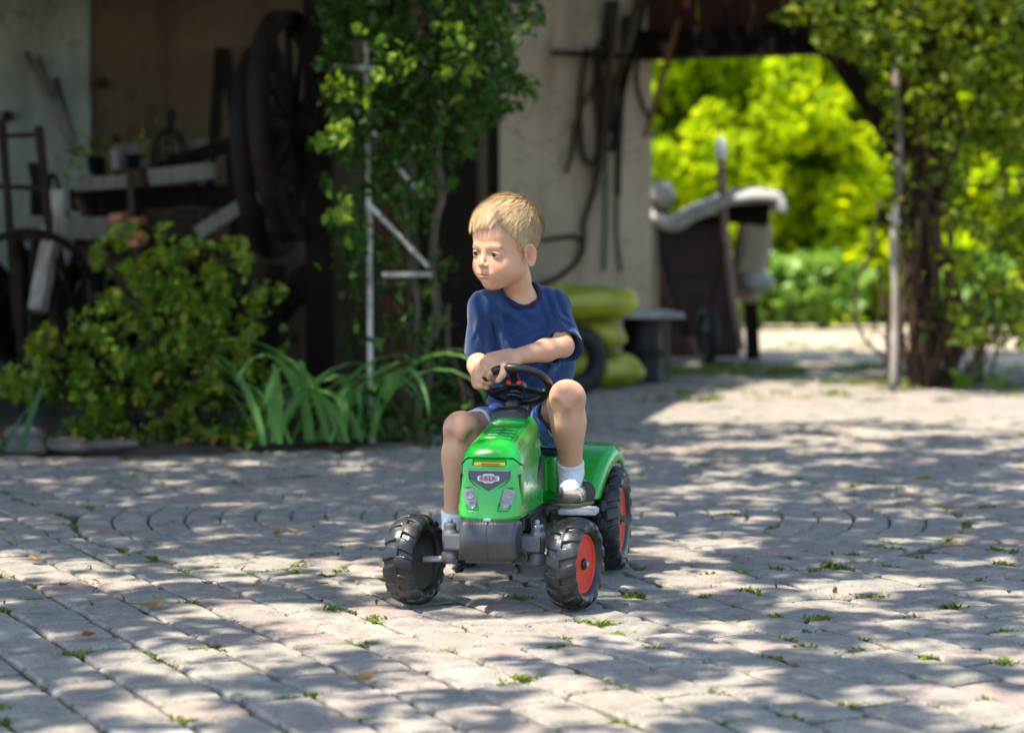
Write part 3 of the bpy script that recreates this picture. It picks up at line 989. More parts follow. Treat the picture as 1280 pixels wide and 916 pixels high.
def plastic(name, col, rough=0.25, coat=0.3, dirt=0.15):
    m, nt, b = new_mat(name)
    vec = tex_coord(nt)
    n1 = noise_tex(nt, vec, 9, 6, 0.7)
    n2 = noise_tex(nt, vec, 260, 3, 0.6)
    dusty = tuple(c * (1 - dirt) + d * dirt for c, d in zip(col, (0.42, 0.38, 0.32)))
    c = mixc(nt, ramp(nt, n1, [(0.42, (0, 0, 0)), (0.72, (1, 1, 1))]), col, dusty)
    nt.links.new(c, b.inputs['Base Color'])
    nt.links.new(ramp(nt, n1, [(0.3, (rough,) * 3), (0.75, (min(rough + 0.22, 1),) * 3)]), b.inputs['Roughness'])
    b.inputs['Coat Weight'].default_value = coat; b.inputs['Coat Roughness'].default_value = 0.08
    bump(nt, b, n2, 0.06, 0.0006)
    return m
M_green = plastic('green_plastic', (0.006, 0.36, 0.028), 0.16, 0.5, 0.02)
M_black = plastic('black_plastic', (0.007, 0.007, 0.008), 0.28, 0.1, 0.02)
M_tyre = plastic('tyre_plastic', (0.008, 0.009, 0.011), 0.30, 0.15, 0.09)
M_grey = plastic('dark_grey_plastic', (0.045, 0.047, 0.05), 0.36, 0.1, 0.06)
M_midgrey = plastic('mid_grey_plastic', (0.11, 0.115, 0.12), 0.38, 0.1, 0.08)
M_silver = plastic('silver_plastic', (0.36, 0.37, 0.38), 0.32, 0.1, 0.08)
M_orange = plastic('orange_red_plastic', (0.62, 0.030, 0.002), 0.40, 0.0, 0.0)
M_red = plastic('red_plastic', (0.75, 0.02, 0.03), 0.3, 0.2, 0.0)
M_lamp = plastic('lamp_lens', (0.30, 0.32, 0.34), 0.10, 0.6, 0.0)
M_amber = plastic('amber_lens', (0.75, 0.30, 0.06), 0.15, 0.8, 0.0)
M_letter_red = plastic('emblem_red', (0.35, 0.02, 0.04), 0.4, 0.1, 0.0)
M_paper = plastic('white_emblem', (0.78, 0.78, 0.78), 0.35, 0.2, 0.0)

def tyre_mesh(Ro, Ri, w, nl, res=0.0016):
    f = Field((-w / 2 - .012, -Ro - .006, -Ro - .006), (w / 2 + .012, Ro + .006, Ro + .006), res)
    x, y, z = f.grid()
    r = np.sqrt(y * y + z * z); an = np.arctan2(z, y)
    rc, hr = (Ro - .007 + Ri) / 2, (Ro - .007 - Ri) / 2
    ax = np.abs(x)
    rd = 0.016
    qx = ax - (w / 2 - rd); qr = np.abs(r - rc) - (hr - rd)
    body = np.sqrt(np.maximum(qx, 0) ** 2 + np.maximum(qr, 0) ** 2) + np.minimum(np.maximum(qx, qr), 0) - rd
    # lugs: slanted bars leaning back from the centre rib, one side half a step ahead of the other
    ph = an * nl / (2 * np.pi) + np.where(x > 0, 0.5, 0.0) + (ax / (w / 2)) ** 1.5 * 0.26
    fr = np.abs(ph - np.round(ph)) * 2             # 0 at the middle of a lug
    lug_w = (fr - 0.64) * (2 * np.pi * Ro / nl) / 2
    top = r - Ro - 0.0 + (ax / (w / 2)) ** 2.5 * 0.009
    side = ax - (w / 2 + 0.0025)
    inn = (Ro - 0.024) - r
    lug = smax(smax(smax(lug_w, top, 0.003), side, 0.006), np.maximum(inn, 0.003 - ax), 0.004)
    rib = np.maximum(np.maximum(ax - 0.0035, r - Ro + 0.001), Ro - 0.02 - r)
    d = smin(body, lug, 0.002); d = smin(d, rib, 0.002)
    ring = np.sqrt((ax - w / 2 + 0.003) ** 2 + (r - (Ri + 0.016)) ** 2) - 0.0032
    d = smin(d, ring, 0.003)
    f.d = d.astype(np.float32)
    return f.mesh()

def make_wheel(Ro, Ri, w, nl, outer_sign, label=None):
    """list of (name, object) for a wheel centred on the origin, axle along x"""
    V, Q = tyre_mesh(Ro, Ri, w, nl)
    ty = mesh_np('tyre', V, Q, M_tyre)
    o = outer_sign
    m = MB()
    prof = [(Ri + .004, w * .30), (Ri - .002, w * .36), (Ri - .006, w * .33), (Ri * .84, w * .10), (Ri * .66, w * .05), (Ri * .54, w * .12), (Ri * .40, w * .16), (Ri * .34, w * .12), (Ri * .24, w * .12), (Ri * .20, w * .30), (0.0001, w * .31)]
    m.lathe([(r, h * o) for r, h in prof], (0, 0, 0), 'X', 48)
    for k in range(8):
        a = 2 * math.pi * k / 8
        R = Matrix.Rotation(a, 3, 'X')
        m.box(R @ Vector((o * w * .075, Ri * .72, 0)), (0.006, Ri * .16, Ri * .14), R, 0.0012)
    rim = m.build('wheel_disc', M_orange)
    m = MB(); m.lathe([(Ri * .2, o * w * .30), (Ri * .19, o * w * .36), (Ri * .12, o * w * .40), (0.0001, o * w * .41)], (0, 0, 0), 'X', 20)
    cap = m.build('hub_cap', M_black)
    m = MB(); m.lathe([(0.0055, o * w * .41), (0.0055, o * w * .47), (0.0001, o * w * .475)], (0, 0, 0), 'X', 6)
    nut = m.build('axle_nut', M_silver)
    m = MB()
    m.lathe([(Ri + .003, -o * w * .30), (Ri - .003, -o * w * .33), (Ri * .85, -o * w * .10), (Ri * .5, -o * w * .05), (Ri * .42, -o * w * .22), (Ri * .25, -o * w * .24), (0.0001, -o * w * .24)], (0, 0, 0), 'X', 40)
    for k in range(6):
        a = 2 * math.pi * k / 6; R = Matrix.Rotation(a, 3, 'X')
        m.box(R @ Vector((-o * w * .14, Ri * .62, 0)), (w * .2, Ri * .42, 0.005), R, 0.001)
    inner = m.build('inner_hub', M_black)
    return [ty, rim, cap, nut, inner]

def wheel_at(parts, loc, rx, rz, label, name, flip=False):
    w = bpy.data.objects.new(name, None); S.collection.objects.link(w); w.parent = tractor
    w.location = loc; w.rotation_euler = (rx, 0, rz + (math.pi if flip else 0)); w.empty_display_size = .05
    if label: w['label'] = label
    for p in parts: p.parent = w
    return w
def dup_parts(parts):
    out = []
    for p in parts:
        c = p.copy(); S.collection.objects.link(c); out.append(c)
    return out
STEER = math.radians(-13)
fw = make_wheel(0.0965, 0.061, 0.066, 15, 1)
wheel_at(fw, (0.171, 0, 0.0965), 0.1, STEER, 'front wheel showing its orange red disc', 'front_wheel')
wheel_at(dup_parts(fw), (-0.171, 0, 0.0965), 0.5, STEER, 'front wheel turned so that its black inner side shows', 'front_wheel', True)
rw = make_wheel(0.122, 0.075, 0.064, 17, 1)
wheel_at(rw, (0.168, 0.57, 0.122), 0.2, 0, 'rear wheel with its orange red disc in view', 'rear_wheel')
wheel_at(dup_parts(rw), (-0.180, 0.57, 0.122), 0.7, 0, 'rear wheel hidden behind the rider and front wheel', 'rear_wheel', True)

# ---- hood
HR = 0.0013
def hood_field():
    f = Field((-.082, -.080, .17), (.082, .235, .385), HR)
    x, y, z = f.grid()
    zz = np.clip((z - .19) / .15, 0, 1.1)
    wx = .0690 - .009 * zz ** 2 - .002 * np.clip(y / .22, 0, 1)
    yf = -.068 + .020 * zz + .010 * (x / .07) ** 2
    zt = .338 + .050 * np.clip((y + .05) / .27, 0, 1) ** 0.8 - 2.0 * x * x
    zb = .186 + .006 * (np.abs(x) / .07) ** 2 + 0.00 * y
    d = smax(np.abs(x) - wx, yf - y, 0.030)
    d = smax(d, z - zt, 0.040)
    d = smax(d, zb - z, 0.010)
    d = smax(d, y - .225, 0.008)
    # the bonnet lip: the top panel stands 2 mm proud over a seam that runs round the front and down the sides
    zs = .318 - .75 * np.clip(y, 0, 1) * 0 + .04 * np.clip(y / .2, 0, 1) - 6.0 * np.maximum(np.abs(x) - .045, 0) ** 1.5
    panel = np.where(z > zs, -0.0022, 0.0)
    d = d + panel
    seam = np.abs(z - zs) - 0.0012
    d = np.maximum(d, -np.maximum(seam, -(d + 0.0035)))
    # raised shoulders and sunk centre of the bonnet, with two rows of slots
    d = smax(d, -np.maximum(np.maximum(np.abs(x) - .034, np.abs(y - .085) - .075), zt - .0035 - z), 0.004)
    f.d = d.astype(np.float32)
    for yy in (.035, .060, .085, .110):
        for sx in (-1, 1):
            ztop = .336 + .050 * ((yy + .05) / .27) ** .8
            f.sub(p_box((sx * .0165, yy, ztop), (.0125, .0045, .009), .003), .0015)
    # brow slot over the grille
    f.sub(p_box((0, -.060, .3105), (.036, .020, .0085), .005), .002)
    # grille recess
    x, y, z = f.grid()
    g = np.maximum(z - .2935, np.abs(x) - (.0435 - .05 * np.maximum(.285 - z, 0)))
    g = smax(g, (.262 - z) + (np.abs(x) - .018) * 0.62, 0.004)
    g = smax(g, .243 - z, 0.006)
    dep = (y - (-.068 + .020 * np.clip((z - .19) / .15, 0, 1) + .006))
    f.d = np.maximum(f.d, -np.maximum(g, dep)).astype(np.float32)
    # lamp recesses
    for sx in (-1, 1):
        c = np.abs(x - sx * (.0375 - .0 * z) - sx * (z - .233) * 0.28) - .0125
        l = smax(c, np.abs(z - .233) - .0235, 0.006)
        dep2 = (y - (-.068 + .020 * np.clip((z - .19) / .15, 0, 1) + .0075))
        f.d = smax(f.d, -np.maximum(l, dep2), 0.002).astype(np.float32)
    # long triangular side vents
    for sx in (-1, 1):
        yy = y + .028
        tri = np.maximum(np.maximum(-yy - .010, yy * 1.0 - .004 + (z - .200) * .10), np.abs(z - .243) - .042)
        dep3 = (.0640 - sx * x)
        f.d = np.maximum(f.d, -np.maximum(tri, dep3)).astype(np.float32)
    return f
hood = sdf_obj('hood', hood_field(), M_green, tractor, True, 1)

# grille mesh
def mesh_mat():
    m, nt, b = new_mat('grille_mesh')
    vec = tex_coord(nt)
    v = nt.nodes.new('ShaderNodeTexVoronoi'); v.inputs['Scale'].default_value = 330; v.inputs['Randomness'].default_value = 0.0
    mp = nt.nodes.new('ShaderNodeMapping'); mp.inputs['Rotation'].default_value = (0, math.radians(45), 0); mp.inputs['Scale'].default_value = (1, 0, 1)
    nt.links.new(vec, mp.inputs[0]); nt.links.new(mp.outputs[0], v.inputs['Vector'])
    nt.links.new(ramp(nt, v.outputs['Distance'], [(0.28, (0.010, 0.010, 0.011)), (0.42, (0.12, 0.12, 0.13))]), b.inputs['Base Color'])
    b.inputs['Roughness'].default_value = 0.35
    bump(nt, b, v.outputs['Distance'], 0.6, 0.001)
    return m
fy = lambda z: -.068 + .020 * (z - .19) / .15
poly = [(-.043, .293), (.043, .293), (.042, .272), (.018, .2635 - .002), (.009, .245), (-.009, .245), (-.018, .2635 - .002), (-.042, .272)]
poly = [(-.0435, .2935), (.0435, .2935), (.0415, .274), (.030, .2625), (.020, .2575), (.008, .2435), (-.008, .2435), (-.020, .2575), (-.030, .2625), (-.0415, .274)]
m = MB(); m.prism(poly, 0, .003, 'Y')
for v in m.bm.verts: v.co.y += fy(v.co.z) + .0035
m.build('grille', mesh_mat(), tractor)
m = MB()
pts = [(u, fy(v) + .0015, v) for u, v in poly]
m.tube(pts, .0010, 6, closed=True); m.build('grille_frame', M_grey, tractor)
m = MB(); m.bar((-.043, fy(.2935) + .001, .2935), (.043, fy(.2935) + .001, .2935), .003, .0025, .0008); m.build('grille_trim', M_silver, tractor)
# maker's oval
em = MB()
ov = [(.0215 * math.cos(a) * (1 + .12 * math.cos(2 * a) * 0), .0088 * math.sin(a)) for a in [2 * math.pi * k / 28 for k in range(28)]]
sh = [(-.0225, .0045), (-.012, .0062), (-.008, .0092), (.008, .0092), (.012, .0062), (.0225, .0045), (.0225, -.0045), (.012, -.0062), (.008, -.0092), (-.008, -.0092), (-.012, -.0062), (-.0225, -.0045)]
em.prism([(u - .001, v + .277) for u, v in sh], 0, .002, 'Y')
for v in em.bm.verts: v.co.y += fy(v.co.z) - .0005
emb = em.build('emblem', M_paper, tractor)
e2 = MB(); e2.prism([(u * .87 - .001, v * .8 + .277) for u, v in sh], 0, .001, 'Y')
for v in e2.bm.verts: v.co.y += fy(v.co.z) - .0011
M_embgrey = plastic('emblem_ground', (0.30, 0.31, 0.33), 0.3, 0.3, 0.0)
e2.build('emblem_ground', M_embgrey, emb)
cu = bpy.data.curves.new('lettering', 'FONT'); cu.body = 'FALK'; cu.size = 0.0135; cu.extrude = 0.0004; cu.align_x = 'CENTER'; cu.align_y = 'CENTER'; cu.offset = 0.00025; cu.space_character = 1.12
to = bpy.data.objects.new('lettering', cu); S.collection.objects.link(to)
dg = bpy.context.evaluated_depsgraph_get(); tm = bpy.data.meshes.new_from_object(to.evaluated_get(dg)); bpy.data.objects.remove(to)
tm.name = 'lettering'
lo = bpy.data.objects.new('lettering', tm); S.collection.objects.link(lo); lo.parent = emb; tm.materials.clear(); tm.materials.append(M_letter_red)
lo.location = (-.001, fy(.277) - .0017, .277); lo.rotation_euler = (math.radians(90 - 7.6), 0, 0)

# headlights
for sx in (-1, 1):
    m = MB(); m.box((sx * .0375, fy(.233) + .0075, .233), (.026, .003, .046), Matrix.Rotation(sx * .27, 3, 'Y'), .001)
    hl = m.build('headlight', M_embgrey, tractor)
    for dz, r in ((.0095, .0088), (-.0105, .0084)):
        m = MB(); c = Vector((sx * (.0375 + .28 * dz), fy(.233 + dz) + .003, .233 + dz))
        R = Matrix.Rotation(math.radians(90), 3, 'X')
        m.lathe([(r, -.004), (r, .0005), (r * .86, .0008), (r * .80, -.0008), (r * .45, -.0022), (.0001, -.0026)], tuple(c), 'Z', 20, R)
        m.build('lamp', M_lamp, hl)
# brow sticker: yellow, with a red core
m = MB(); m.box((0, fy(.3105) + .0030, .3065), (.066, .002, .007), None, .0008)
M_yel = plastic('yellow_sticker', (0.62, 0.55, 0.04), 0.35, 0.2, 0.0); bs = m.build('brow_sticker', M_yel, tractor)
m = MB(); m.box((.002, fy(.3105) + .0017, .3062), (.040, .001, .0032)); m.build('sticker_core', M_orange, bs)
# side stickers with brown and pale streaks, amber side lamp
def sticker_mat():
    m, nt, b = new_mat('side_sticker')
    vec = tex_coord(nt, (1, 14, 34))
    n = noise_tex(nt, vec, 1.3, 3, 0.55, 1.2)
    nt.links.new(ramp(nt, n, [(0.30, (0.012, 0.36, 0.035)), (0.42, (0.02, 0.30, 0.12)), (0.47, (0.50, 0.55, 0.45)), (0.53, (0.22, 0.09, 0.05)), (0.62, (0.30, 0.13, 0.07)), (0.7, (0.10, 0.35, 0.30))], 'LINEAR'), b.inputs['Base Color'])
    b.inputs['Roughness'].default_value = 0.2
    return m
for sx in (-1, 1):
    # sticker follows the side: bent strip
    V, F = [], []
    N = 10
    for i in range(N + 1):
        y = .015 + .175 * i / N
        zc = .300 + .045 * (i / N); hh = .014 + .006 * math.sin(i / N * 3.1)
        for z in (zc - hh, zc + hh):
            zz = min(max((z - .19) / .15, 0), 1.1)
            wx = .0690 - .009 * zz ** 2 - .002 * min(max(y / .22, 0), 1)
            V.append((sx * (wx + .0024 - (.002 if z > .32 else 0)), y, z - .028))
    for i in range(N): F.append((2 * i, 2 * i + 2, 2 * i + 3, 2 * i + 1))
    mesh_np('side_sticker', V, F, sticker_mat(), tractor)
    m = MB(); m.box((sx * .0665, -.031, .212), (.004, .010, .014), None, .001); m.build('side_lamp', M_amber, tractor)
    m = MB(); m.box((sx * .0625, -.032, .245), (.003, .018, .08)); m.build('vent_back', M_black, tractor)
    # black engine side under the bonnet's rear
    m = MB(); m.prism([(.02, .185), (.215, .185), (.225, .30), (.20, .30), (.13, .235), (.06, .20)], sx * .0635, sx * .0665, 'X'); m.build('side_skirt', M_black, tractor)

# ---- front weight block
f = Field((-.075, -.105, .095), (.075, -.015, .205), .0013)
x, y, z = f.grid()
d = smax(smax(np.abs(x) - .0635, (-.094 - y) , .012), np.abs(z - .152) - .0400, .022)
yc, zc = -.052, .150
cyl = np.sqrt((y - yc) ** 2 + ((z - zc) * 1.02) ** 2) - .0415
x = x - .003
d = smax(cyl, np.abs(x) - .059, .012)
box = smax(smax(np.abs(x) - .059, np.abs(z - .150) - .0410, .014), np.abs(y + .045) - .036, .014)
d = smin(d, box, .01)
groove = 0.0005 * (np.cos(x * 2 * np.pi / .0062) > 0.6) + 0.0012 * (np.abs(x + .001) < .0016)
d = d + groove
f.d = d.astype(np.float32)
sdf_obj('front_weight', f, M_grey, tractor, True, 1)
m = MB()
m.box((0, -.062, .1925), (.016, .03, .006), None, .002)
m.build('weight_catch', M_silver, tractor)
# ---- front axle with knuckles
m = MB()
m.box((0, .005, .128), (.17, .040, .026), None, .004)
m.box((0, .01, .108), (.15, .05, .018), None, .004)
m.box((.0, -.03, .105), (.10, .05, .012), None, .003)
m.build('front_axle', M_grey, tractor)
for sx in (-1, 1):
    k = MB()
    k.box((sx * .080, -.006, .1385), (.046, .042, .034), None, .004)
    k.lathe([(.0172, .120), (.0172, .158), (.0145, .160), (.013, .165), (.0135, .170), (.0125, .176), (.0001, .178)], (sx * .093, -.006, 0), 'Z', 28)
    k.lathe([(.0001, .090), (.016, .092), (.0185, .098), (.0185, .112), (.016, .116), (.014, .120)], (sx * .093, -.006, 0), 'Z', 28)
    kn = k.build('steering_knuckle', M_midgrey, tractor)
    k = MB(); k.tube([(sx * .100, -.004, .1005), (sx * .165, -.001, .0965)], .0065, 14); k.build('stub_axle', M_silver, kn)
    k = MB(); k.lathe([(.006, .176), (.0055, .184), (.003, .187), (.0001, .187)], (sx * .093, -.006, 0), 'Z', 6); k.build('bolt', M_silver, kn)
    k = MB(); k.tube([(sx * .093, .02, .112), (sx * .05, .05, .112), (sx * .0, .055, .112)], .005, 8); k.build('tie_rod', M_black, kn)
# loose ring hook at picture right under the weight
m = MB(); m.tube([(.062 + .014 * math.cos(a), -.035, .112 + .014 * math.sin(a)) for a in [2 * math.pi * k / 18 for k in range(18)]], .003, 8, closed=True)
m.build('tow_ring', M_grey, tractor)
# ---- chassis, engine sides, chain case
m = MB()
m.box((0, .26, .145), (.085, .50, .075), None, .006)
m.box((0, .12, .172), (.112, .16, .035), None, .005)
m.build('chassis', M_black, tractor)
for sx in (-1, 1):
    for k in range(11):
        m = MB(); m.box((sx * .056, .075 + k * .026, .155), (.022, .012, .055), None, .003); m.build('cooling_fin', M_black, tractor)
m = MB(); m.prism([(.08, .15), (.12, .19), (.54, .165), (.59, .12), (.54, .085), (.12, .10)], .052, .066, 'X'); m.build('chain_case', M_black, tractor)
# footrests / pedals, one up one down
for sx, yy, zz in ((1, .235, .178), (-1, .255, .118)):
    m = MB(); m.box((sx * .143, yy, zz), (.082, .062, .012), None, .003)
    for q in range(4): m.box((sx * .143, yy - .022 + q * .015, zz + .007), (.074, .005, .003), None, .001)
    pd = m.build('pedal', M_silver, tractor)
    m = MB(); m.bar((sx * .088, yy, zz), (sx * .070, .29, .148), .014, .010, .003); m.tube([(sx * .04, .29, .148), (sx * .08, .29, .148)], .008, 10); m.build('crank', M_grey, pd)
m = MB(); m.tube([(-.2, .57, .122), (.2, .57, .122)], .008, 12); m.build('rear_axle', M_grey, tractor)

# ---- green body under the seat and the fenders
f = Field((-.118, .33, .175), (.118, .72, .30), .0018)
f.add(p_box((0, .50, .232), (.086, .150, .050), .010), 0)
for sx in (-1, 1):
    f.add(p_box((sx * .062, .352, .245), (.010, .012, .040), .004), .006)
    f.add(p_box((sx * .095, .47, .215), (.018, .10, .030), .008), .008)
f.sub(p_box((0, .335, .238), (.036, .018, .03), .006), .004)
sdf_obj('body_shell', f, M_green, tractor, True, 1)
def fender_field(sx):
    f = Field((.070, .385, .165), (.205, .77, .325), .0016)
    x, y, z = f.grid()
    yy, zz = y - .575, z - .118
    r = np.sqrt(yy ** 2 + zz ** 2)
    ang = np.degrees(np.arctan2(zz, -yy))         # 0 points forward, 90 up
    lip = .150 + .036 * np.clip(ang / 85, 0, 1)
    xo = x - lip
    R = .184 - .006 * np.clip((x - .08) / .1, 0, 1)
    outer = smax(smax(r - R, xo, .026), .082 - x, .006)
    inner = smax(smax(r - (R - .006), xo + .005, .02), .088 - x, .004)
    d = np.maximum(outer, -inner)
    well = smax(r - .142, .104 - x, .01)
    d = np.maximum(d, -well)
    d = smax(d, .182 - z, .004)
    d = np.maximum(d, (yy - .125))
    f.d = d.astype(np.float32)
    # solid nose of the fender round the side lamp
    return f
V, Q = fender_field(1).mesh()
for sx in (1, -1):
    VV = V * [sx, 1, 1]; QQ = Q if sx > 0 else Q[:, ::-1]
    mesh_np('fender', VV, QQ, M_green, tractor)
    m = MB(); R = Matrix.Rotation(math.radians(78), 3, 'X')
    c = (sx * .122, .412, .218)
    m.lathe([(.012, -.012), (.012, .0), (.0135, .001), (.0125, .004), (.0105, .004)], c, 'Z', 24, R); fl = m.build('side_light', M_silver, tractor)
    m = MB(); m.lathe([(.0105, .001), (.009, .005), (.005, .0075), (.0001, .008)], c, 'Z', 24, R); m.build('lens', M_amber, fl)
# lever behind the rider on the fender
m = MB(); m.tube([(.105, .44, .29), (.102, .448, .325), (.098, .444, .338)], [.004, .0035, .005], 8); m.build('lever', M_black, tractor)
# seat
f = Field((-.1, .38, .26), (.1, .70, .44), .0025)
f.add(p_box((0, .50, .287), (.072, .085, .014), .012), 0)
x, y, z = f.grid()
f.add(p_box((0, .60, .345), (.070, .012, .062), .012, np.array(Matrix.Rotation(math.radians(-14), 3, 'X'))), .02)
sdf_obj('seat', f, M_black, tractor)

# ---- dashboard, column, steering wheel
f = Field((-.062, .165, .355), (.055, .275, .445), .0014)
x, y, z = f.grid()
zz = np.clip((z - .372) / .045, 0, 1)
d = smax(smax(np.abs(x + .006) - (.0405 - .010 * zz ** 2), np.abs(y - .215) - (.034 - .010 * zz), .014), smax(z - .4045, .362 - z, .004), .012)
f.d = d.astype(np.float32)
sdf_obj('dashboard', f, M_black, tractor)
SW = Vector((.002, .252, .449)); TILT = math.radians(37)
swU = Vector((1, 0, 0)); swV = Vector((0, -math.cos(TILT), math.sin(TILT))); swN = swU.cross(swV)
if swN.z < 0: swN = -swN
def sw(u, v, n=0.0): return SW + swU * u + swV * v + swN * n
hub_lo = Vector((-.005, .222, .395))
m = MB(); m.tube([hub_lo, hub_lo.lerp(SW, .55)], [.0165, .0155], 20); m.tube([hub_lo.lerp(SW, .5), hub_lo.lerp(SW, .62)], [.0185, .0185], 20); m.tube([hub_lo.lerp(SW, .6), SW], [.0140, .017], 20)
m.build('steering_column', M_black, tractor)
swr, swt = .0675, .0088
f = Field(tuple(SW - Vector((.085, .075, .065))), tuple(SW + Vector((.085, .075, .065))), .0014)
x, y, z = f.grid()
def dotv(a): return (x - SW.x) * a.x + (y - SW.y) * a.y + (z - SW.z) * a.z
U_, V_, N_ = dotv(swU), dotv(swV), dotv(swN)
rr = np.sqrt((U_ / 1.06) ** 2 + V_ ** 2)
tor = np.sqrt((rr - swr) ** 2 + (N_ - .004) ** 2) - swt
hub = smax(np.sqrt(U_ ** 2 + V_ ** 2) - .021, np.abs(N_ + .002) - .009, .005)
d = smin(tor, hub, .003)
for a_ in (90, 205, 335):
    ca, sa = math.cos(math.radians(a_)), math.sin(math.radians(a_))
    al = U_ * ca + V_ * sa; ac = -U_ * sa + V_ * ca
    sp = smax(smax(np.abs(al - .042) - .026, np.abs(ac) - (.0095 + .10 * np.maximum(al - .045, 0)), .003), np.abs(N_ + .0) - .0045, .003)
    d = smin(d, sp, .005)
f.d = d.astype(np.float32)
swh = sdf_obj('steering_wheel', f, M_black, tractor)
for u in (-.0125, .0105):
    m = MB(); c = sw(u, .024, -.006)
    q = swN.to_track_quat('Z', 'Y').to_matrix()
    # the buttons poke out of the pod beneath the hub, towards the bonnet
    R = (swV * 0.9 - swN * 0.4).normalized().to_track_quat('Z', 'Y').to_matrix()
    m.lathe([(.0058, -.006), (.0058, .002), (.0045, .0045), (.0001, .005)], tuple(sw(u, .030, -.010)), 'Z', 16, R)
    m.build('button', M_red, swh)
m = MB(); m.box(tuple(sw(-.001, .018, -.010)), (.040, .026, .016), (swN.to_track_quat('Z', 'Y')).to_matrix(), .004); m.build('horn_pod', M_black, swh)
# ================================================================== THE BOY
boy = empty('person', (0.04, 5.09, 0.0), 0, 'small fair haired boy in a navy shirt and blue shorts riding the green pedal tractor', 'person')

def skin_mat():
    m, nt, b = new_mat('skin')
    at_ = nt.nodes.new('ShaderNodeAttribute'); at_.attribute_name = 'tint'
    vec = tex_coord(nt)
    n1 = noise_tex(nt, vec, 16, 5, 0.6)
    n2 = noise_tex(nt, vec, 300, 3, 0.6)
    mot = ramp(nt, n1, [(0.25, (0.97, 0.86, 0.82)), (0.75, (1.05, 1.04, 1.03))])
    c = mixc(nt, 1.0, at_.outputs['Color'], mot, 'MULTIPLY')
    nt.links.new(c, b.inputs['Base Color'])
    b.inputs['Roughness'].default_value = 0.48
    b.inputs['Specular IOR Level'].default_value = 0.4
    b.inputs['Subsurface Weight'].default_value = 0.3
    b.inputs['Subsurface Radius'].default_value = (1.0, 0.35, 0.2)
    b.inputs['Subsurface Scale'].default_value = 0.006
    bump(nt, b, n2, 0.08, 0.0006)
    return m
M_skin = skin_mat()
SKIN = np.array([0.60, 0.345, 0.215])

# ---- head frame: forward / left / up of the face
HO = at(631.5, 315, 4.985)                     # between the ears at eye height
hy, hp, hr = math.radians(-39), math.radians(4), math.radians(-3)
# face points towards the camera (-y), turned 40 deg to picture left, tipped slightly down
fwd = Vector((math.sin(hy), -math.cos(hy), 0)); fwd = (fwd * math.cos(hp) + Vector((0, 0, -math.sin(hp)))).normalized()
upv = (Vector((0, 0, 1)) - fwd * fwd.z).normalized()
lft = upv.cross(fwd) * -1.0
lft = fwd.cross(upv) * -1.0
# rider's left is picture right when he faces the camera
if lft.x < 0: lft = -lft
rollM = Matrix.Rotation(hr, 3, fwd); upv = rollM @ upv; lft = rollM @ lft
HM = np.array([lft[:], fwd[:], upv[:]]).T       # columns: local x (his left), y (forward), z (up)
def H(x, y, z): return np.array(HO[:]) + HM @ np.array([x, y, z])
def HR(rx=0, ry=0, rz=0):
    from mathutils import Euler
    return HM @ np.array(Euler((rx, ry, rz)).to_matrix())
def hell(c, r, rot=None): return p_ell(H(*c), r, HM if rot is None else rot)
def hcone(a, b, r1, r2): return p_cone(H(*a), H(*b), r1, r2)

# ---- joints
J = {}
J['pelvis'] = at(663, 533, 5.10)
J['chest'] = at(651, 420, 5.05)
J['neck0'] = at(653, 376, 5.035)
J['neck1'] = at(645, 348, 5.010)
J['shR'] = at(607, 385, 5.00); J['elR'] = at(598, 448, 5.035); J['wrR'] = at(599, 473, 4.925)
J['shL'] = at(691, 385, 5.07); J['elL'] = at(704, 433, 4.985); J['wrL'] = at(640, 447, 4.890)
J['hipR'] = at(640, 535, 5.09); J['knR'] = at(577, 537, 4.85); J['anR'] = at(568, 642, 4.875)
J['hipL'] = at(686, 533, 5.09); J['knL'] = at(709, 498, 4.83); J['anL'] = at(714, 590, 4.90)

RES = 0.0019
allp = np.array([tuple(v) for v in J.values()])
lo = np.array([-0.185, 4.72, 0.10]); hi = np.array([0.185, 5.20, 0.905])
body = Field(lo, hi, RES)
def cone(a, b, r1, r2, k=.012): body.add(p_cone(a, b, r1, r2), k)
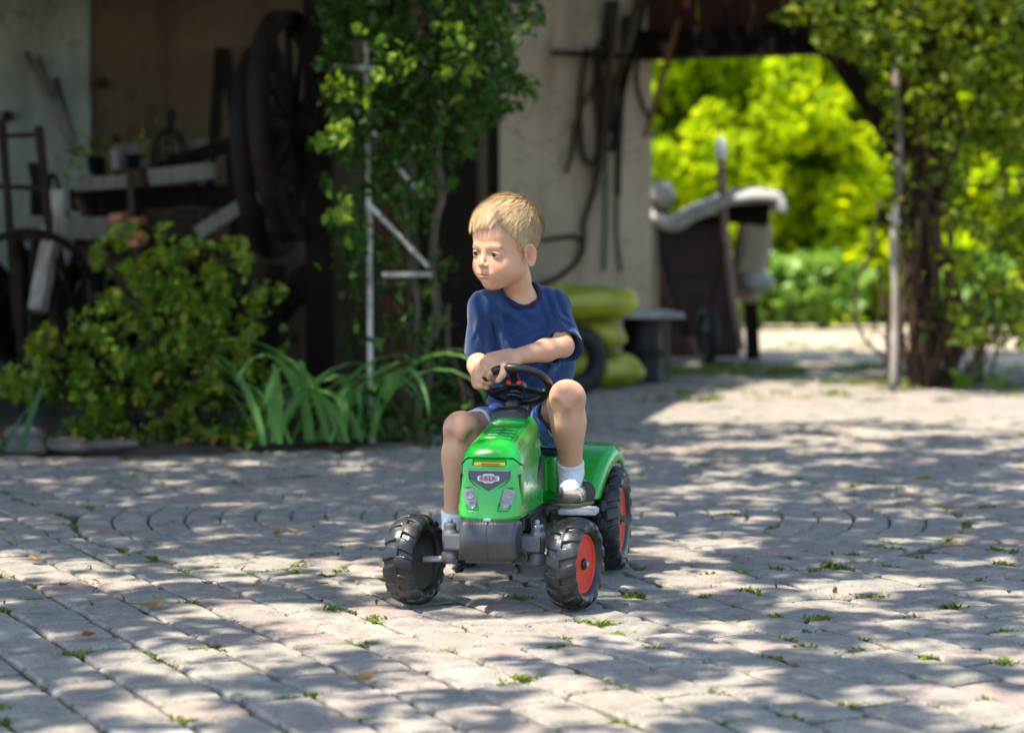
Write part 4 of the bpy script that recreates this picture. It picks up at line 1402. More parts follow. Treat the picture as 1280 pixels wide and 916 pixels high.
# torso (under the shirt)
body.add(p_ell(J['chest'] + Vector((0, 0, -.01)), (.078, .055, .085)), 0)
body.add(p_ell(J['pelvis'].lerp(J['chest'], .38), (.070, .056, .075)), .03)
body.add(p_ell(J['pelvis'] + Vector((0, 0, .01)), (.080, .070, .055)), .03)
cone(J['chest'] + Vector((0, 0, .04)), J['neck0'], .05, .032, .03)
cone(J['neck0'] + Vector((0, .004, -.02)), J['neck1'], .034, .0300, .02)
cone(J['neck1'], Vector(H(0, -.020, .0)), .030, .036, .016)
for s_ in 'RL':
    sh, el_, wr = J['sh' + s_], J['el' + s_], J['wr' + s_]
    cone(J['chest'].lerp(sh, .4) + Vector((0, 0, .01)), sh, .045, .031, .03)
    cone(sh, el_, .030, .0235, .015)
    mid = el_.lerp(wr, .35)
    cone(el_, mid, .0235, .0245, .010)
    cone(mid, wr, .0245, .0168, .012)
    hipj, kn, an = J['hip' + s_], J['kn' + s_], J['an' + s_]
    cone(hipj, kn, .052, .0365, .02)
    # knee cap and calf
    sh_d = (an - kn).normalized()
    front = Vector((0, -1, 0))
    body.add(p_ell(kn + Vector((0, -.008, .003)), (.031, .031, .031)), .024)
    cone(kn, kn.lerp(an, .3), .0350, .0340, .014)
    body.add(p_ell(kn + Vector((0, -.027, -.006)), (.0165, .011, .020)), .014)
    for q_ in (-1, 1): body.sub(p_ell(kn + Vector((q_ * .024, -.030, -.020)), (.009, .007, .013)), .022)
    body.sub(p_ell(kn + Vector((0, -.041, -.034)), (.014, .006, .006)), .014)
    calf = kn.lerp(an, .34) + Vector((0, .012, 0))
    body.add(p_ell(calf, (.0345, .037, .064)), .02)
    cone(kn.lerp(an, .3), an, .0335, .0240, .016)
    cone(an, an + Vector((-.004, -.03, -.035)), .023, .021, .01)

# ---- head
HL = []
body.add(hell((0, -.010, .042), (.0665, .0790, .0715)), .012)       # skull
body.add(hell((0, .030, .040), (.0555, .0465, .050)), .02)          # forehead
body.add(hell((0, .024, -.018), (.0525, .0510, .0550)), .024)        # face mass
body.add(hell((0, .037, -.054), (.0280, .0280, .0250)), .022)       # jaw
body.add(hell((0, .053, -.068), (.0145, .0130, .0115)), .014)       # chin
for s_ in (-1, 1):
    body.add(hell((s_ * .0260, .046, -.031), (.0215, .0205, .0225)), .020)   # cheeks
    body.add(hell((s_ * .034, .008, -.034), (.0175, .028, .0205)), .022)    # jaw corner
    body.add(hell((s_ * .0205, .0685, .0140), (.0145, .0050, .0050)), .014)  # brow ridge
    body.sub(hell((s_ * .0255, .0785, .0005), (.0150, .0070, .0078)), .010) # eye hollow
    # lids
    E = np.array([s_ * .0262, .0592, .0005])
    lid = p_ell(H(*E), (.0146, .0136, .0130), HM)
    body.add(lid, .004)
# nose
body.add(hcone((0, .0730, .002), (0, .0830, -.0195), .0036, .0056), .009)
body.add(hell((0, .0850, -.0218), (.0070, .0060, .0060)), .005)
for s_ in (-1, 1):
    body.add(hell((s_ * .0082, .0785, -.0245), (.0046, .0058, .0044)), .004)
    body.sub(hell((s_ * .0042, .0800, -.0290), (.0018, .0026, .0014)), .0015)
# mouth
body.add(hell((0, .0640, -.0455), (.0210, .0110, .0130)), .014)
body.add(hell((0, .0718, -.0430), (.0185, .0044, .0034)), .005)
body.add(hell((0, .0708, -.0510), (.0165, .0050, .0042)), .005)
for s_ in (-1, 1): body.sub(p_cone(H(0, .0775, -.0472), H(s_ * .0190, .0705, -.0428), .0012, .0010), .0022)
body.sub(hell((0, .0740, -.0575), (.0090, .0040, .0028)), .005)
for s_ in (-1, 1):
    pass
# ears
def p_ear(s_):
    """pinna: a thin dish with a rolled rim, an inner ridge and a lobe"""
    C = H(s_ * .0695, -.002, -.003)
    # ear frame: a forward, u up, n outward; the rear edge stands off the head
    fl = math.radians(24)
    n_ = np.array([s_ * math.cos(fl), math.sin(fl), 0.0]); a_ = np.array([-s_ * math.sin(fl) * 1.0, math.cos(fl), 0.0])
    tl = math.radians(-9)
    u_ = np.array([0, 0, 1.0]); a2 = a_ * math.cos(tl) + u_ * math.sin(tl); u2 = u_ * math.cos(tl) - a_ * math.sin(tl)
    A, U, N = HM @ a2, HM @ u2, HM @ n_
    def f(x, y, z):
        dx, dy, dz = x - C[0], y - C[1], z - C[2]
        a = A[0] * dx + A[1] * dy + A[2] * dz; u = U[0] * dx + U[1] * dy + U[2] * dz; n = N[0] * dx + N[1] * dy + N[2] * dz
        wa = .0135 + .10 * np.clip(u, -.02, .012)          # broader above than at the lobe
        q = np.sqrt((a / wa) ** 2 + (u / .0225) ** 2)
        e = (q - 1) * .0155
        dish = smax(e, np.abs(n - .0 + .0035 * np.clip(1 - q, 0, 1)) - .0016, .002)
        rim = np.sqrt(e ** 2 + (n - .0018) ** 2) - .0030
        rim = np.where((a > .004) & (u < .010) & (u > -.012), rim + .004, rim)
        q2 = np.sqrt(((a + .001) / (wa * .60)) ** 2 + ((u - .001) / .0150) ** 2)
        ridge = np.sqrt(((q2 - 1) * .009) ** 2 + (n + .0004) ** 2) - .0021
        ridge = np.where(a > .001, ridge + .004, ridge)
        lobe = np.sqrt((a - .001) ** 2 + (u + .0195) ** 2 + (n * 1.4) ** 2) - .0062
        trag = np.sqrt((a - .0105) ** 2 + ((u + .004) * .7) ** 2 + (n - .001) ** 2) - .0036
        d = smin(dish, rim, .002); d = smin(d, ridge, .0022); d = smin(d, lobe, .004); d = smin(d, trag, .003)
        return d
    return f, C - .032, C + .032
for s_ in (-1, 1):
    body.add(p_ear(s_), .003)

# ---- hands closed round the rim
def hand(wr, knuck_c, palm_n, side, curls, flen, grip_c, thumb, spread=.0112, pr=.0125, tips=None):
    """wr wrist, knuck_c centre of the knuckles, palm_n back-of-hand normal, side: unit towards the index finger"""
    wr, kc, nrm, sd = Vector(wr), Vector(knuck_c), Vector(palm_n).normalized(), Vector(side).normalized()
    d = (kc - wr).normalized()
    sd = (sd - d * sd.dot(d)).normalized(); nrm = (nrm - d * nrm.dot(d)); nrm = (nrm - sd * nrm.dot(sd)).normalized()
    L = (kc - wr).length
    # palm: four metacarpal cones blended
    for i in range(4):
        o = (1.5 - i) * spread
        k = kc + sd * o + nrm * (-.0012 * abs(1.5 - i)) - d * (.003 if i == 3 else 0)
        body.add(p_cone(wr + sd * o * .75, k, .0125, .0092), .008)
    for i in range(4):
        o = (1.5 - i) * spread
        p = kc + sd * o + nrm * (-.0012 * abs(1.5 - i)) - d * (.003 if i == 3 else 0)
        dr = d.copy(); r = .0078 if i < 3 else .0068
        l = flen * (1.0, 1.08, 1.02, .84)[i]
        a = 0
        for sgi, (frac, cu) in enumerate(zip((.44, .32, .26), curls)):
            a = cu * (1 + (.06, 0, .03, .08)[i])
            Rm = Matrix.Rotation(a, 3, sd.cross(Vector((0, 0, 0))) if False else sd)
            dr2 = Rm @ dr
            if (dr2 - dr).dot(nrm) > 0: dr2 = Matrix.Rotation(-a, 3, sd) @ dr
            # keep curling to the palm side
            q = p + dr2 * l * frac
            body.add(p_cone(p, q, r, r * .93), .0016 if sgi else .004)
            nrm2 = None
            dr = dr2; nrm = (nrm - dr * nrm.dot(dr)).normalized(); p = q; r *= .93
        nrm = Vector(palm_n).normalized(); nrm = (nrm - d * nrm.dot(d)); nrm = (nrm - sd * nrm.dot(sd)).normalized()
    t = [Vector(v) for v in thumb]
    body.add(p_cone(t[0], t[1], .0105, .0085), .008)
    body.add(p_cone(t[1], t[2], .0084, .0078), .002)
    body.add(p_cone(t[2], t[3], .0078, .0062), .002)

def rim(a, rr=1.0, n=0.004):
    a = math.radians(a)
    return tw(sw(swr * 1.06 * math.cos(a) * rr, swr * math.sin(a) * rr, n))
WN = (TM.to_3x3() @ swN).normalized(); WV = (TM.to_3x3() @ swV).normalized(); WU = (TM.to_3x3() @ swU).normalized()
# his left hand lies over the top left of the rim, fingers drooping over it to picture left
# his right hand grips the rim's left side from outside
aL, aR = 128, 172
gL, gR = rim(aL), rim(aR)
radL = (gL - tw(SW)).normalized(); tanL = WN.cross(radL)
kL = gL + WN * .020 + Vector((-.004, -.002, .004))
J['wrL2'] = J['wrL']
sideL = Vector((0.15, -0.55, 0.45))          # index side: towards the camera / down the rim's front
thumbL = [J['wrL'].lerp(kL, .35) + Vector((.0, -.008, -.004)), gL + Vector((.022, -.014, .010)), gL + Vector((.020, -.019, -.006)), gL + Vector((.010, -.018, -.019))]
hand(J['wrL'], kL, Vector((-.15, -.55, .80)), Vector((.10, -.80, -.55)), (0.75, 1.05, 0.75), .043, gL, thumbL)
kR = gR + Vector((-.013, .004, .010))
thumbR = [J['wrR'].lerp(kR, .3) + Vector((.008, 0, .004)), gR + Vector((.006, .006, .018)), gR + Vector((.018, -.004, .013)), gR + Vector((.026, -.011, .004))]
hand(J['wrR'], kR, Vector((-.85, -.45, .15)), Vector((.25, .1, .9)), (0.55, 1.15, 0.9), .042, gR, thumbR)

# keep the skin inside the shirt where the shirt covers it
def shirt_solid(F_):
    ch, pe = J['chest'], J['pelvis']
    F_.add(p_ell(ch + Vector((-.002, -.002, -.012)), (.090, .066, .098)), 0)
    F_.add(p_cone(ch + Vector((0, 0, -.02)), pe.lerp(ch, .18) + Vector((.004, -.002, 0)), .080, .083), .03)
    F_.add(p_ell(pe.lerp(ch, .32) + Vector((.004, -.002, 0)), (.092, .076, .07)), .03)
    for s_ in 'RL':
        sh = J['sh' + s_]
        F_.add(p_cone(J['neck0'] + Vector((0, .006, -.026)), sh + Vector((0, 0, .002)), .040, .0345), .028)
tmpF = Field(tuple(np.array(lo)), tuple(np.array(hi)), RES); shirt_solid(tmpF)
gx, gy, gz = tmpF.grid()
zcut = at(640, 392, 5.0).z
cov = (tmpF.d < .01) & (gz < zcut + (gy - 4.97) * .5) & (gz > J['pelvis'].z + .05)
ins_ = smax(body.d, tmpF.d + .011, .004)
body.d = np.where(cov & (np.abs(gx - J['chest'].x) < .085), np.maximum(ins_, body.d), body.d).astype(np.float32)
del tmpF, cov, ins_
V, Q = body.mesh()
# socks grow out of the leg's own shape
def sock(an, kn, top, low, nm='sock'):
    an, kn = Vector(an), Vector(kn); d_ = (kn - an).normalized()
    a = an - Vector((.055, .075, .075)); b = an + Vector((.055, .055, .06))
    s_ = body._sl(a, b, 0)
    gx, gy, gz = body.grid(s_)
    t = (gx - an.x) * d_.x + (gy - an.y) * d_.y + (gz - an.z) * d_.z
    dd = body.d[s_] - .0034
    dd = dd - .0008 * np.sin(t * 2 * np.pi / .006) * (t < top - .004) - .0010 * (np.abs(t - top + .004) < .004)
    dd = smax(smax(dd, t - top, .002), low - t, .002)
    F2 = Field((0, 0, 0), (.01, .01, .01), RES); F2.lo = np.array([gx.ravel()[0], gy.ravel()[0], gz.ravel()[0]], float); F2.d = dd.astype(np.float32)
    return sdf_obj(nm, F2, M_sock, boy, False, 1)
# tint of the skin in the head's own frame
Lc = (V - np.array(HO[:])) @ HM
n = len(V); col = np.tile(SKIN, (n, 1))
def blob(c, r, power=1.0):
    q = ((Lc - np.array(c)) / np.array(r)); return np.exp(-(q ** 2).sum(1) * power)
def tintmix(w, c, a):
    global col
    col = col * (1 - (w * a)[:, None]) + np.array(c) * (w * a)[:, None]
headm = (Lc[:, 2] > -.09) & (np.abs(Lc[:, 0]) < .09) & (Lc[:, 1] > -.12)
for s_ in (-1, 1):
    tintmix(blob((s_ * .036, .060, -.026), (.018, .03, .016)), (0.66, 0.27, 0.19), .45)
    tintmix(blob((s_ * .0255, .070, .001), (.018, .02, .0085)), (0.50, 0.26, 0.17), .15)
    tintmix(blob((s_ * .070, -.010, -.004), (.02, .02, .026)), (0.66, 0.26, 0.18), .5)
for s_ in (-1, 1): tintmix(blob((s_ * .0725, .001, -.003), (.012, .0065, .0105)), (0.36, 0.13, 0.08), .75)  # dark red painted into the ear hollows in place of their shade
tintmix(blob((0, .088, -.025), (.012, .012, .010)), (0.66, 0.28, 0.20), .4)
lipw = np.clip(1.4 * np.exp(-((Lc[:, 0] / .0190) ** 4 + ((Lc[:, 2] + .0472 - 14 * Lc[:, 0] ** 2) / .0064) ** 4 + ((Lc[:, 1] - .075) / .013) ** 4)) , 0, 1)
tintmix(lipw, (0.56, 0.23, 0.17), .8)
gap = np.exp(-((Lc[:, 0] / .0190) ** 4 + ((Lc[:, 2] + .0472 - 14 * Lc[:, 0] ** 2) / .0012) ** 2 + ((Lc[:, 1] - .075) / .013) ** 4))
tintmix(gap, (0.16, 0.04, 0.03), .7)  # shade between the lips painted as a dark line
for s_ in (-1, 1):
    bx_ = (Lc[:, 0] * s_ - .026) / .0150
    br = np.exp(-(bx_ ** 4 + ((Lc[:, 2] - (.0185 - .0035 * bx_ ** 2)) / .0026) ** 2)) * (Lc[:, 1] > .045)
    tintmix(br, (0.20, 0.11, 0.06), .8)
knee = [J['knR'], J['knL']]
for kn in knee:
    q = np.linalg.norm(V - np.array((kn + Vector((0, -.03, 0)))[:]), axis=1); tintmix(np.exp(-(q / .03) ** 2), (0.60, 0.29, 0.19), .4)
for p_ in (kL, kR):
    q = np.linalg.norm(V - np.array(p_[:]), axis=1); tintmix(np.exp(-(q / .03) ** 2), (0.62, 0.29, 0.20), .35)
bo = mesh_np('body', V, Q, M_skin, boy, True, False)
ca = bo.data.color_attributes.new('tint', 'FLOAT_COLOR', 'POINT')
ca.data.foreach_set('color', np.concatenate([col, np.ones((n, 1))], 1).astype(np.float32).ravel())
print('body verts', n)

# ---- eyes
M_eyew = simple('eye_white', (0.52, 0.48, 0.46), 0.25, 0, 0.03, 20, 0, coat=0.4)
M_iris = simple('iris_brown', (0.045, 0.022, 0.012), 0.15, 0, 0.4, 300, 0, coat=0.35)
M_pupil = simple('pupil', (0.003, 0.003, 0.003), 0.12, 0, 0, 20, 0, coat=0.3)
M_lash = simple('lashes', (0.05, 0.028, 0.018), 0.7, 0, 0.1, 20, 0)
HMm = Matrix([list(r) for r in HM])
for s_ in (-1, 1):
    E = Vector(H(s_ * .0262, .0598, .0003))
    gaze = (Vector(HM @ np.array([-.16 * 1, .98, -.12]))).normalized()
    q = gaze.to_track_quat('Z', 'Y').to_matrix()
    m = MB(); r = .0132
    m.lathe([(r * math.sin(a), r * math.cos(a)) for a in [math.pi * k / 16 for k in range(16, 5, -1)]] + [(r * math.sin(a), r * math.cos(a)) for a in (.9, .6)], tuple(E), 'Z', 24, q)
    m.lathe([(r * math.sin(.62), r * math.cos(.62)), (.0001, r * .93)], tuple(E), 'Z', 24, q)
    eye = m.build('eye', M_eyew, boy, world=True)
    m = MB(); m.lathe([(.0072, r * .84), (.0067, r * .885), (.0036, r * .995), (.0001, r * 1.005)], tuple(E), 'Z', 24, q); m.build('iris', M_iris, eye)
    m = MB(); m.lathe([(.0036, r * .985), (.0032, r * 1.012), (.0001, r * 1.02)], tuple(E), 'Z', 16, q); m.build('pupil', M_pupil, eye)
    for c_ in eye.children:
        c_.data.transform(world_to(boy))
# eyelids: thin shells over the eyeballs, open between them
f = Field(np.array(HO[:]) - .11, np.array(HO[:]) + .11, .0011)
EO = np.array(HO[:])
x, y, z = f.grid()
def hloc(x, y, z, O=None):
    dx, dy, dz = x - EO[0], y - EO[1], z - EO[2]
    return [HM[0, i] * dx + HM[1, i] * dy + HM[2, i] * dz for i in range(3)]
lids = None
for s_ in (-1, 1):
    ff = Field(H(s_ * .0262, .0604, 0) - .02, H(s_ * .0262, .0604, 0) + .02, .0008)
    gx, gy, gz = ff.grid()
    a, b_, c_ = hloc(gx, gy, gz)
    a = a - s_ * .0262; b2 = b_ - .0590; c2 = c_ - .0003
    R_ = np.sqrt(a * a + b2 * b2 + c2 * c2)
    shell = np.abs(R_ - .0141) - .0010
    u = a * s_ / .0128
    top_edge = .0044 - .0050 * u * u - .0008 * u; bot_edge = -.0052 + .0044 * u * u
    opening = np.maximum(c2 - top_edge, bot_edge - c2)
    d = smax(shell, -opening, .0008)
    d = np.maximum(d, -(b2 - .0025))
    d = np.maximum(d, R_ - .0158)
    ff.d = d.astype(np.float32)
    Vl, Ql = ff.mesh()
    lo_ = mesh_np('eyelid', Vl, Ql, M_skin, boy, True, False)
    cc = lo_.data.color_attributes.new('tint', 'FLOAT_COLOR', 'POINT')
    cc.data.foreach_set('color', np.tile([.585, .325, .21, 1], (len(Vl), 1)).astype(np.float32).ravel())
    # lash line along the upper lid
    m = MB(); pts = []
    for k in range(13):
        u = -1 + 2 * k / 12; ax_ = u * .0122; cz = .0042 - .0050 * u * u - .0008 * u
        by = math.sqrt(max(.0156 ** 2 - ax_ ** 2 - cz ** 2, 0))
        pts.append(Vector(H(s_ * .0262 + ax_ * s_, .0590 + by, .0003 + cz)))
    m.tube(pts, [.0003 + .0006 * math.sin(math.pi * k / 12) for k in range(13)], 5)
    m.build('lashes', M_lash, boy, world=True)

# ---- hair: a cap that follows the skull, then short strands over it
def hair_mat():
    m, nt, b = new_mat('hair')
    g = nt.nodes.new('ShaderNodeNewGeometry')
    vec = tex_coord(nt)
    n1 = noise_tex(nt, vec, 30, 4, 0.6)
    fct = math_n(nt, 'ADD', math_n(nt, 'MULTIPLY', g.outputs['Random Per Island'], .6), math_n(nt, 'MULTIPLY', n1, .4))
    nt.links.new(ramp(nt, fct, [(0.12, (0.26, 0.158, 0.070)), (0.4, (0.45, 0.298, 0.145)), (0.7, (0.64, 0.46, 0.25)), (0.9, (0.80, 0.64, 0.42))]), b.inputs['Base Color'])
    b.inputs['Roughness'].default_value = 0.5
    b.inputs['Specular IOR Level'].default_value = 0.3
    return m
M_hair = hair_mat()
M_scalp = simple('hair_roots', (0.42, 0.275, 0.14), 0.7, 0, 0.3, 60, 0.4, 0.003)
hf = Field(np.array(HO[:]) - np.array([.11, .11, .06]), np.array(HO[:]) + np.array([.11, .11, .15]), .0017)
gx, gy, gz = hf.grid()
a, b_, c_ = hloc(gx, gy, gz)
def ell(a, b, c, C, R):
    q = [(a - C[0]) / R[0], (b - C[1]) / R[1], (c - C[2]) / R[2]]
    k0 = np.sqrt(q[0] ** 2 + q[1] ** 2 + q[2] ** 2); k1 = np.sqrt((q[0] / R[0]) ** 2 + (q[1] / R[1]) ** 2 + (q[2] / R[2]) ** 2) + 1e-9
    return k0 * (k0 - 1) / k1
skull = smin(ell(a, b_, c_, (0, -.010, .042), (.0665, .0790, .0715)), ell(a, b_, c_, (0, .030, .040), (.0555, .0465, .050)), .02)
# hairline: fringe high on the brow, dips at the temple, clears the ears, low at the nape
def hairline(a, b):
    aa = np.abs(a)
    front = .066 + .012 * np.clip((a + .012) / .045, 0, 1) - .006 * np.clip((-a - .02) / .03, 0, 1)
    side = np.where(b > .012, .028 - (b - .030) * -0.9, .006)
    h = np.where(b > .030, front, .0)
    t = np.clip((b - .020) / .030, 0, 1)
    h = (.004) * (1 - t) + (front) * t
    # over the ear
    ear = np.exp(-((b + .004) / .018) ** 2) * .022
    back = np.clip((-b - .016) / .035, 0, 1) * -.056
    return h + ear + back + .002 * np.sin(a * 400) * .4
thick = .0050 + .0072 * np.clip((c_ - .03) / .08, 0, 1) 
shell = skull - thick
hcap = smax(shell, hairline(a, b_) - c_, .006)
hf.d = hcap.astype(np.float32)
hair_cap = sdf_obj('hair', hf, M_scalp, boy, False, 1)
# strands
def skull_point(d):
    """surface point in head frame along direction d from the skull's centre"""
    C = np.array([0, -.010, .042])
    t = np.full(len(d), .08)
    for _ in range(12):
        P = C + d * t[:, None]
        s_ = smin(ell(P[:, 0], P[:, 1], P[:, 2], (0, -.010, .042), (.0665, .0790, .0715)), ell(P[:, 0], P[:, 1], P[:, 2], (0, .030, .040), (.0555, .0465, .050)), .02)
        t -= s_
    return C + d * t[:, None]
g = np.random.default_rng(77)
D = g.normal(0, 1, (26000, 3)); D /= np.linalg.norm(D, axis=1, keepdims=True)
P0 = skull_point(D)
hl = hairline(P0[:, 0], P0[:, 1])
keep = P0[:, 2] > hl + g.normal(0, .0028, len(P0))
P0 = P0[keep]; D = D[keep]; ns = len(P0); hl_k = hl[keep]
CROWN = np.array([.012, -.055, .110])
flow = P0 - CROWN; flow -= D * (flow * D).sum(1, keepdims=True)
# hair on top is brushed forward and slightly to his right
flow /= np.linalg.norm(flow, axis=1, keepdims=True) + 1e-6
bias = np.array([-.35, .45, 0]) * np.clip((P0[:, 2:3] - .06) / .05, 0, 1)
flow = flow + bias + np.array([0, 0, -.5]) * np.clip((.07 - P0[:, 2:3]) / .06, 0, 1)
flow += np.array([[noise.noise(Vector(p) * 45), noise.noise(Vector(p) * 45 + Vector((7, 0, 0))), noise.noise(Vector(p) * 45 + Vector((0, 9, 0)))] for p in P0]) * .34
flow -= D * (flow * D).sum(1, keepdims=True); flow /= np.linalg.norm(flow, axis=1, keepdims=True) + 1e-6
th = .0044 + .0070 * np.clip((P0[:, 2] - .03) / .08, 0, 1)
base = P0 + D * (th * .85)[:, None]
top = np.clip((P0[:, 2] - .04) / .06, 0, 1)
ln = (.012 + .030 * top) * g.uniform(.7, 1.25, ns)
ln = ln * np.where((P0[:, 1] > .02) & (P0[:, 2] < hl_k + .012), .75, 1.0)
lift = g.uniform(.04, .24, ns) + .12 * top
wv = np.cross(flow, D) * (.00042 * g.uniform(.6, 1.5, ns))[:, None]
rows = []
for t, lf in ((0, 0), (.35, .9), (.7, 1.0), (1.0, .8)):
    c = base + flow * (ln * t)[:, None] + D * (ln * t * lift * lf - (ln * t) ** 2 * 4.6)[:, None]
    wid = (1, .95, .7, .12)[(0, .35, .7, 1.0).index(t)]
    rows += [c - wv * wid, c + wv * wid]
Vh = np.stack(rows, 1).reshape(-1, 3) @ HM.T + np.array(HO[:])
o_ = np.arange(ns)[:, None] * 8
Fh = np.concatenate([o_ + [[2 * k, 2 * k + 1, 2 * k + 3, 2 * k + 2]] for k in range(3)], 0)
st = mesh_np('strands', (Vh @ np.array(world_to(boy))[:3, :3].T + np.array(world_to(boy))[:3, 3]), Fh, M_hair, hair_cap, True)
tag(st, kind='stuff')
# ---- clothes
def cloth_mat(name, col, pattern=False):
    m, nt, b = new_mat(name)
    vec = tex_coord(nt)
    w1 = noise_tex(nt, tex_coord(nt, (1, 1, 1)), 420, 2, 0.5)
    n1 = noise_tex(nt, vec, 7, 5, 0.6)
    c = ramp(nt, n1, [(0.3, tuple(x * .82 for x in col)), (0.7, tuple(x * 1.15 for x in col))])
    if pattern:
        n2 = noise_tex(nt, tex_coord(nt, (2.2, 1.4, 1.0)), 9, 1.5, 0.4, 1.6)
        f1 = ramp(nt, n2, [(0.49, (0, 0, 0)), (0.505, (1, 1, 1)), (0.545, (1, 1, 1)), (0.56, (0, 0, 0))], 'LINEAR')
        c = mixc(nt, f1, c, (0.55, 0.60, 0.68))
        n3 = noise_tex(nt, tex_coord(nt, (3, 1.4, 1.0)), 5, 1.0, 0.4, 1.2)
        f2 = ramp(nt, n3, [(0.60, (0, 0, 0)), (0.63, (1, 1, 1))], 'LINEAR')
        c = mixc(nt, f2, c, (0.02, 0.03, 0.09))
    nt.links.new(c, b.inputs['Base Color'])
    b.inputs['Roughness'].default_value = 0.85
    b.inputs['Specular IOR Level'].default_value = 0.2
    b.inputs['Sheen Weight'].default_value = 0.25
    bump(nt, b, w1, 0.2, 0.0008)
    return m
M_shirt = cloth_mat('navy_jersey', (0.012, 0.040, 0.120))
M_collar = cloth_mat('navy_rib', (0.008, 0.014, 0.045))
M_short = cloth_mat('blue_print', (0.025, 0.14, 0.55), True)
M_white_hem = cloth_mat('white_lining', (0.60, 0.62, 0.66))
M_sock = cloth_mat('white_sock', (0.72, 0.72, 0.73))
sock(J['anR'], J['knR'], .006, -.040); sock(J['anL'], J['knL'], .026, -.045)
M_shoe = simple('grey_brown_canvas', (0.065, 0.058, 0.048), 0.85, 0, 0.25, 40, 0.4, 0.002)
M_sole = simple('tan_sole', (0.25, 0.19, 0.11), 0.8, 0, 0.2, 40, 0.3, 0.002)
M_strap = simple('pale_strap', (0.20, 0.185, 0.155), 0.75, 0, 0.2, 60, 0.3, 0.001)

cf = Field((-.17, 4.90, .33), (.19, 5.20, .73), .0017)
x, y, z = cf.grid()
cs = Field((-.17, 4.90, .33), (.19, 5.20, .73), .0017)
ch, pe = J['chest'], J['pelvis']
cs.add(p_ell(ch + Vector((-.002, -.002, -.012)), (.090, .066, .098)), 0)
cs.add(p_cone(ch + Vector((0, 0, -.02)), pe.lerp(ch, .18) + Vector((.004, -.002, 0)), .080, .083), .03)
cs.add(p_ell(pe.lerp(ch, .32) + Vector((.004, -.002, 0)), (.092, .076, .07)), .03)
cs.add(p_ell(at(688, 458, 5.10), (.058, .058, .052)), .03)
cs.add(p_cone(at(660, 371, 5.065), at(688, 384, 5.075), .036, .034), .02)
cs.add(p_cone(at(640, 378, 5.04), at(612, 388, 5.01), .034, .034), .02)
torso_d = cs.d.astype(np.float64)
for s_ in 'RL':
    sh = J['sh' + s_]
    cs.add(p_cone(J['neck0'] + Vector((0, .006, -.026)), sh + Vector((0, 0, .002)), .040, .0345), .028)
    el_ = J['el' + s_]
    tip = sh.lerp(el_, 1.0 if s_ == 'R' else 1.12)
    d_ = (el_ - sh).normalized()
    if s_ == 'R':
        cs.add(p_cone(sh, tip, .0355, .0345), .022)
    else:
        cs.add(p_cone(sh, tip + Vector((.006, .010, -.004)), .0375, .0415), .022)
dS = cs.d.astype(np.float64)
# folds
def fold(px, py, pz, dx, dy, dz, amp, wl, wid, ph=0):
    """a train of soft creases running along direction d through point p"""
    d_ = Vector((dx, dy, dz)).normalized(); n_ = d_.cross(Vector((0, 1, 0))).normalized()
    u = (x - px) * n_.x + (y - py) * n_.y + (z - pz) * n_.z
    v = (x - px) * d_.x + (y - py) * d_.y + (z - pz) * d_.z
    return 1.5 * amp * np.sin(u * 2 * np.pi / wl + ph + 6 * v) * np.exp(-(u / wid) ** 2 - (v / (wid * 1.8)) ** 2)
fd = 0
fd = fd + fold(ch.x - .035, 5.0, ch.z - .03, .35, 0, -1, .0045, .042, .055, .6)
fd = fd + fold(ch.x + .03, 5.0, ch.z - .05, -.55, 0, -1, .0035, .036, .05)
fd = fd + fold(ch.x - .02, 5.0, ch.z + .045, .8, 0, -.5, .0025, .028, .035, 1)
fd = fd + fold(pe.x, 5.0, pe.z + .065, 1, 0, .15, .005, .030, .05, .3)
fd = fd + fold(J['shL'].x + .005, 5.0, J['shL'].z - .01, .4, 0, -1, .0025, .022, .03)
fd = fd + fold(J['shR'].x, 5.0, J['shR'].z - .03, .1, 0, -1, .0022, .024, .03)
dS = dS - fd
def crease(a, b, amp, wd):
    a, b = Vector(a), Vector(b); ba = b - a; L2 = ba.length_squared
    t = np.clip(((x - a.x) * ba.x + (y - a.y) * ba.y + (z - a.z) * ba.z) / L2, 0, 1)
    dx, dz = x - a.x - t * ba.x, z - a.z - t * ba.z
    n_ = Vector((-ba.z, 0, ba.x)).normalized(); s_ = dx * n_.x + dz * n_.z
    env = np.sin(np.pi * np.clip(t, .02, .98)) ** .6 * (y < 5.06)
    r_ = np.sqrt(dx * dx + dz * dz)
    return amp * env * (np.exp(-(r_ / wd) ** 2) - .8 * np.exp(-((s_ - wd * 1.3) / (wd * .7)) ** 2 - (np.maximum(r_ - wd * 2, 0) / wd) ** 2))
for (p, q, am, wd) in (((676, 408), (640, 424), .004, .007), ((680, 416), (655, 440), .0045, .008), ((622, 398), (634, 440), .0045, .008), ((612, 412), (622, 452), .004, .007), ((640, 400), (655, 452), .003, .008), ((625, 440), (690, 452), .004, .007), ((630, 456), (700, 446), .004, .007), ((697, 392), (713, 404), .0035, .005), ((688, 398), (712, 412), .0035, .005), ((592, 405), (604, 432), .003, .005), ((600, 395), (590, 425), .003, .005), ((660, 395), (690, 384), .0025, .006)):
    dS = dS - crease(at(p[0], p[1], 4.98), at(q[0], q[1], 4.98), am, wd)
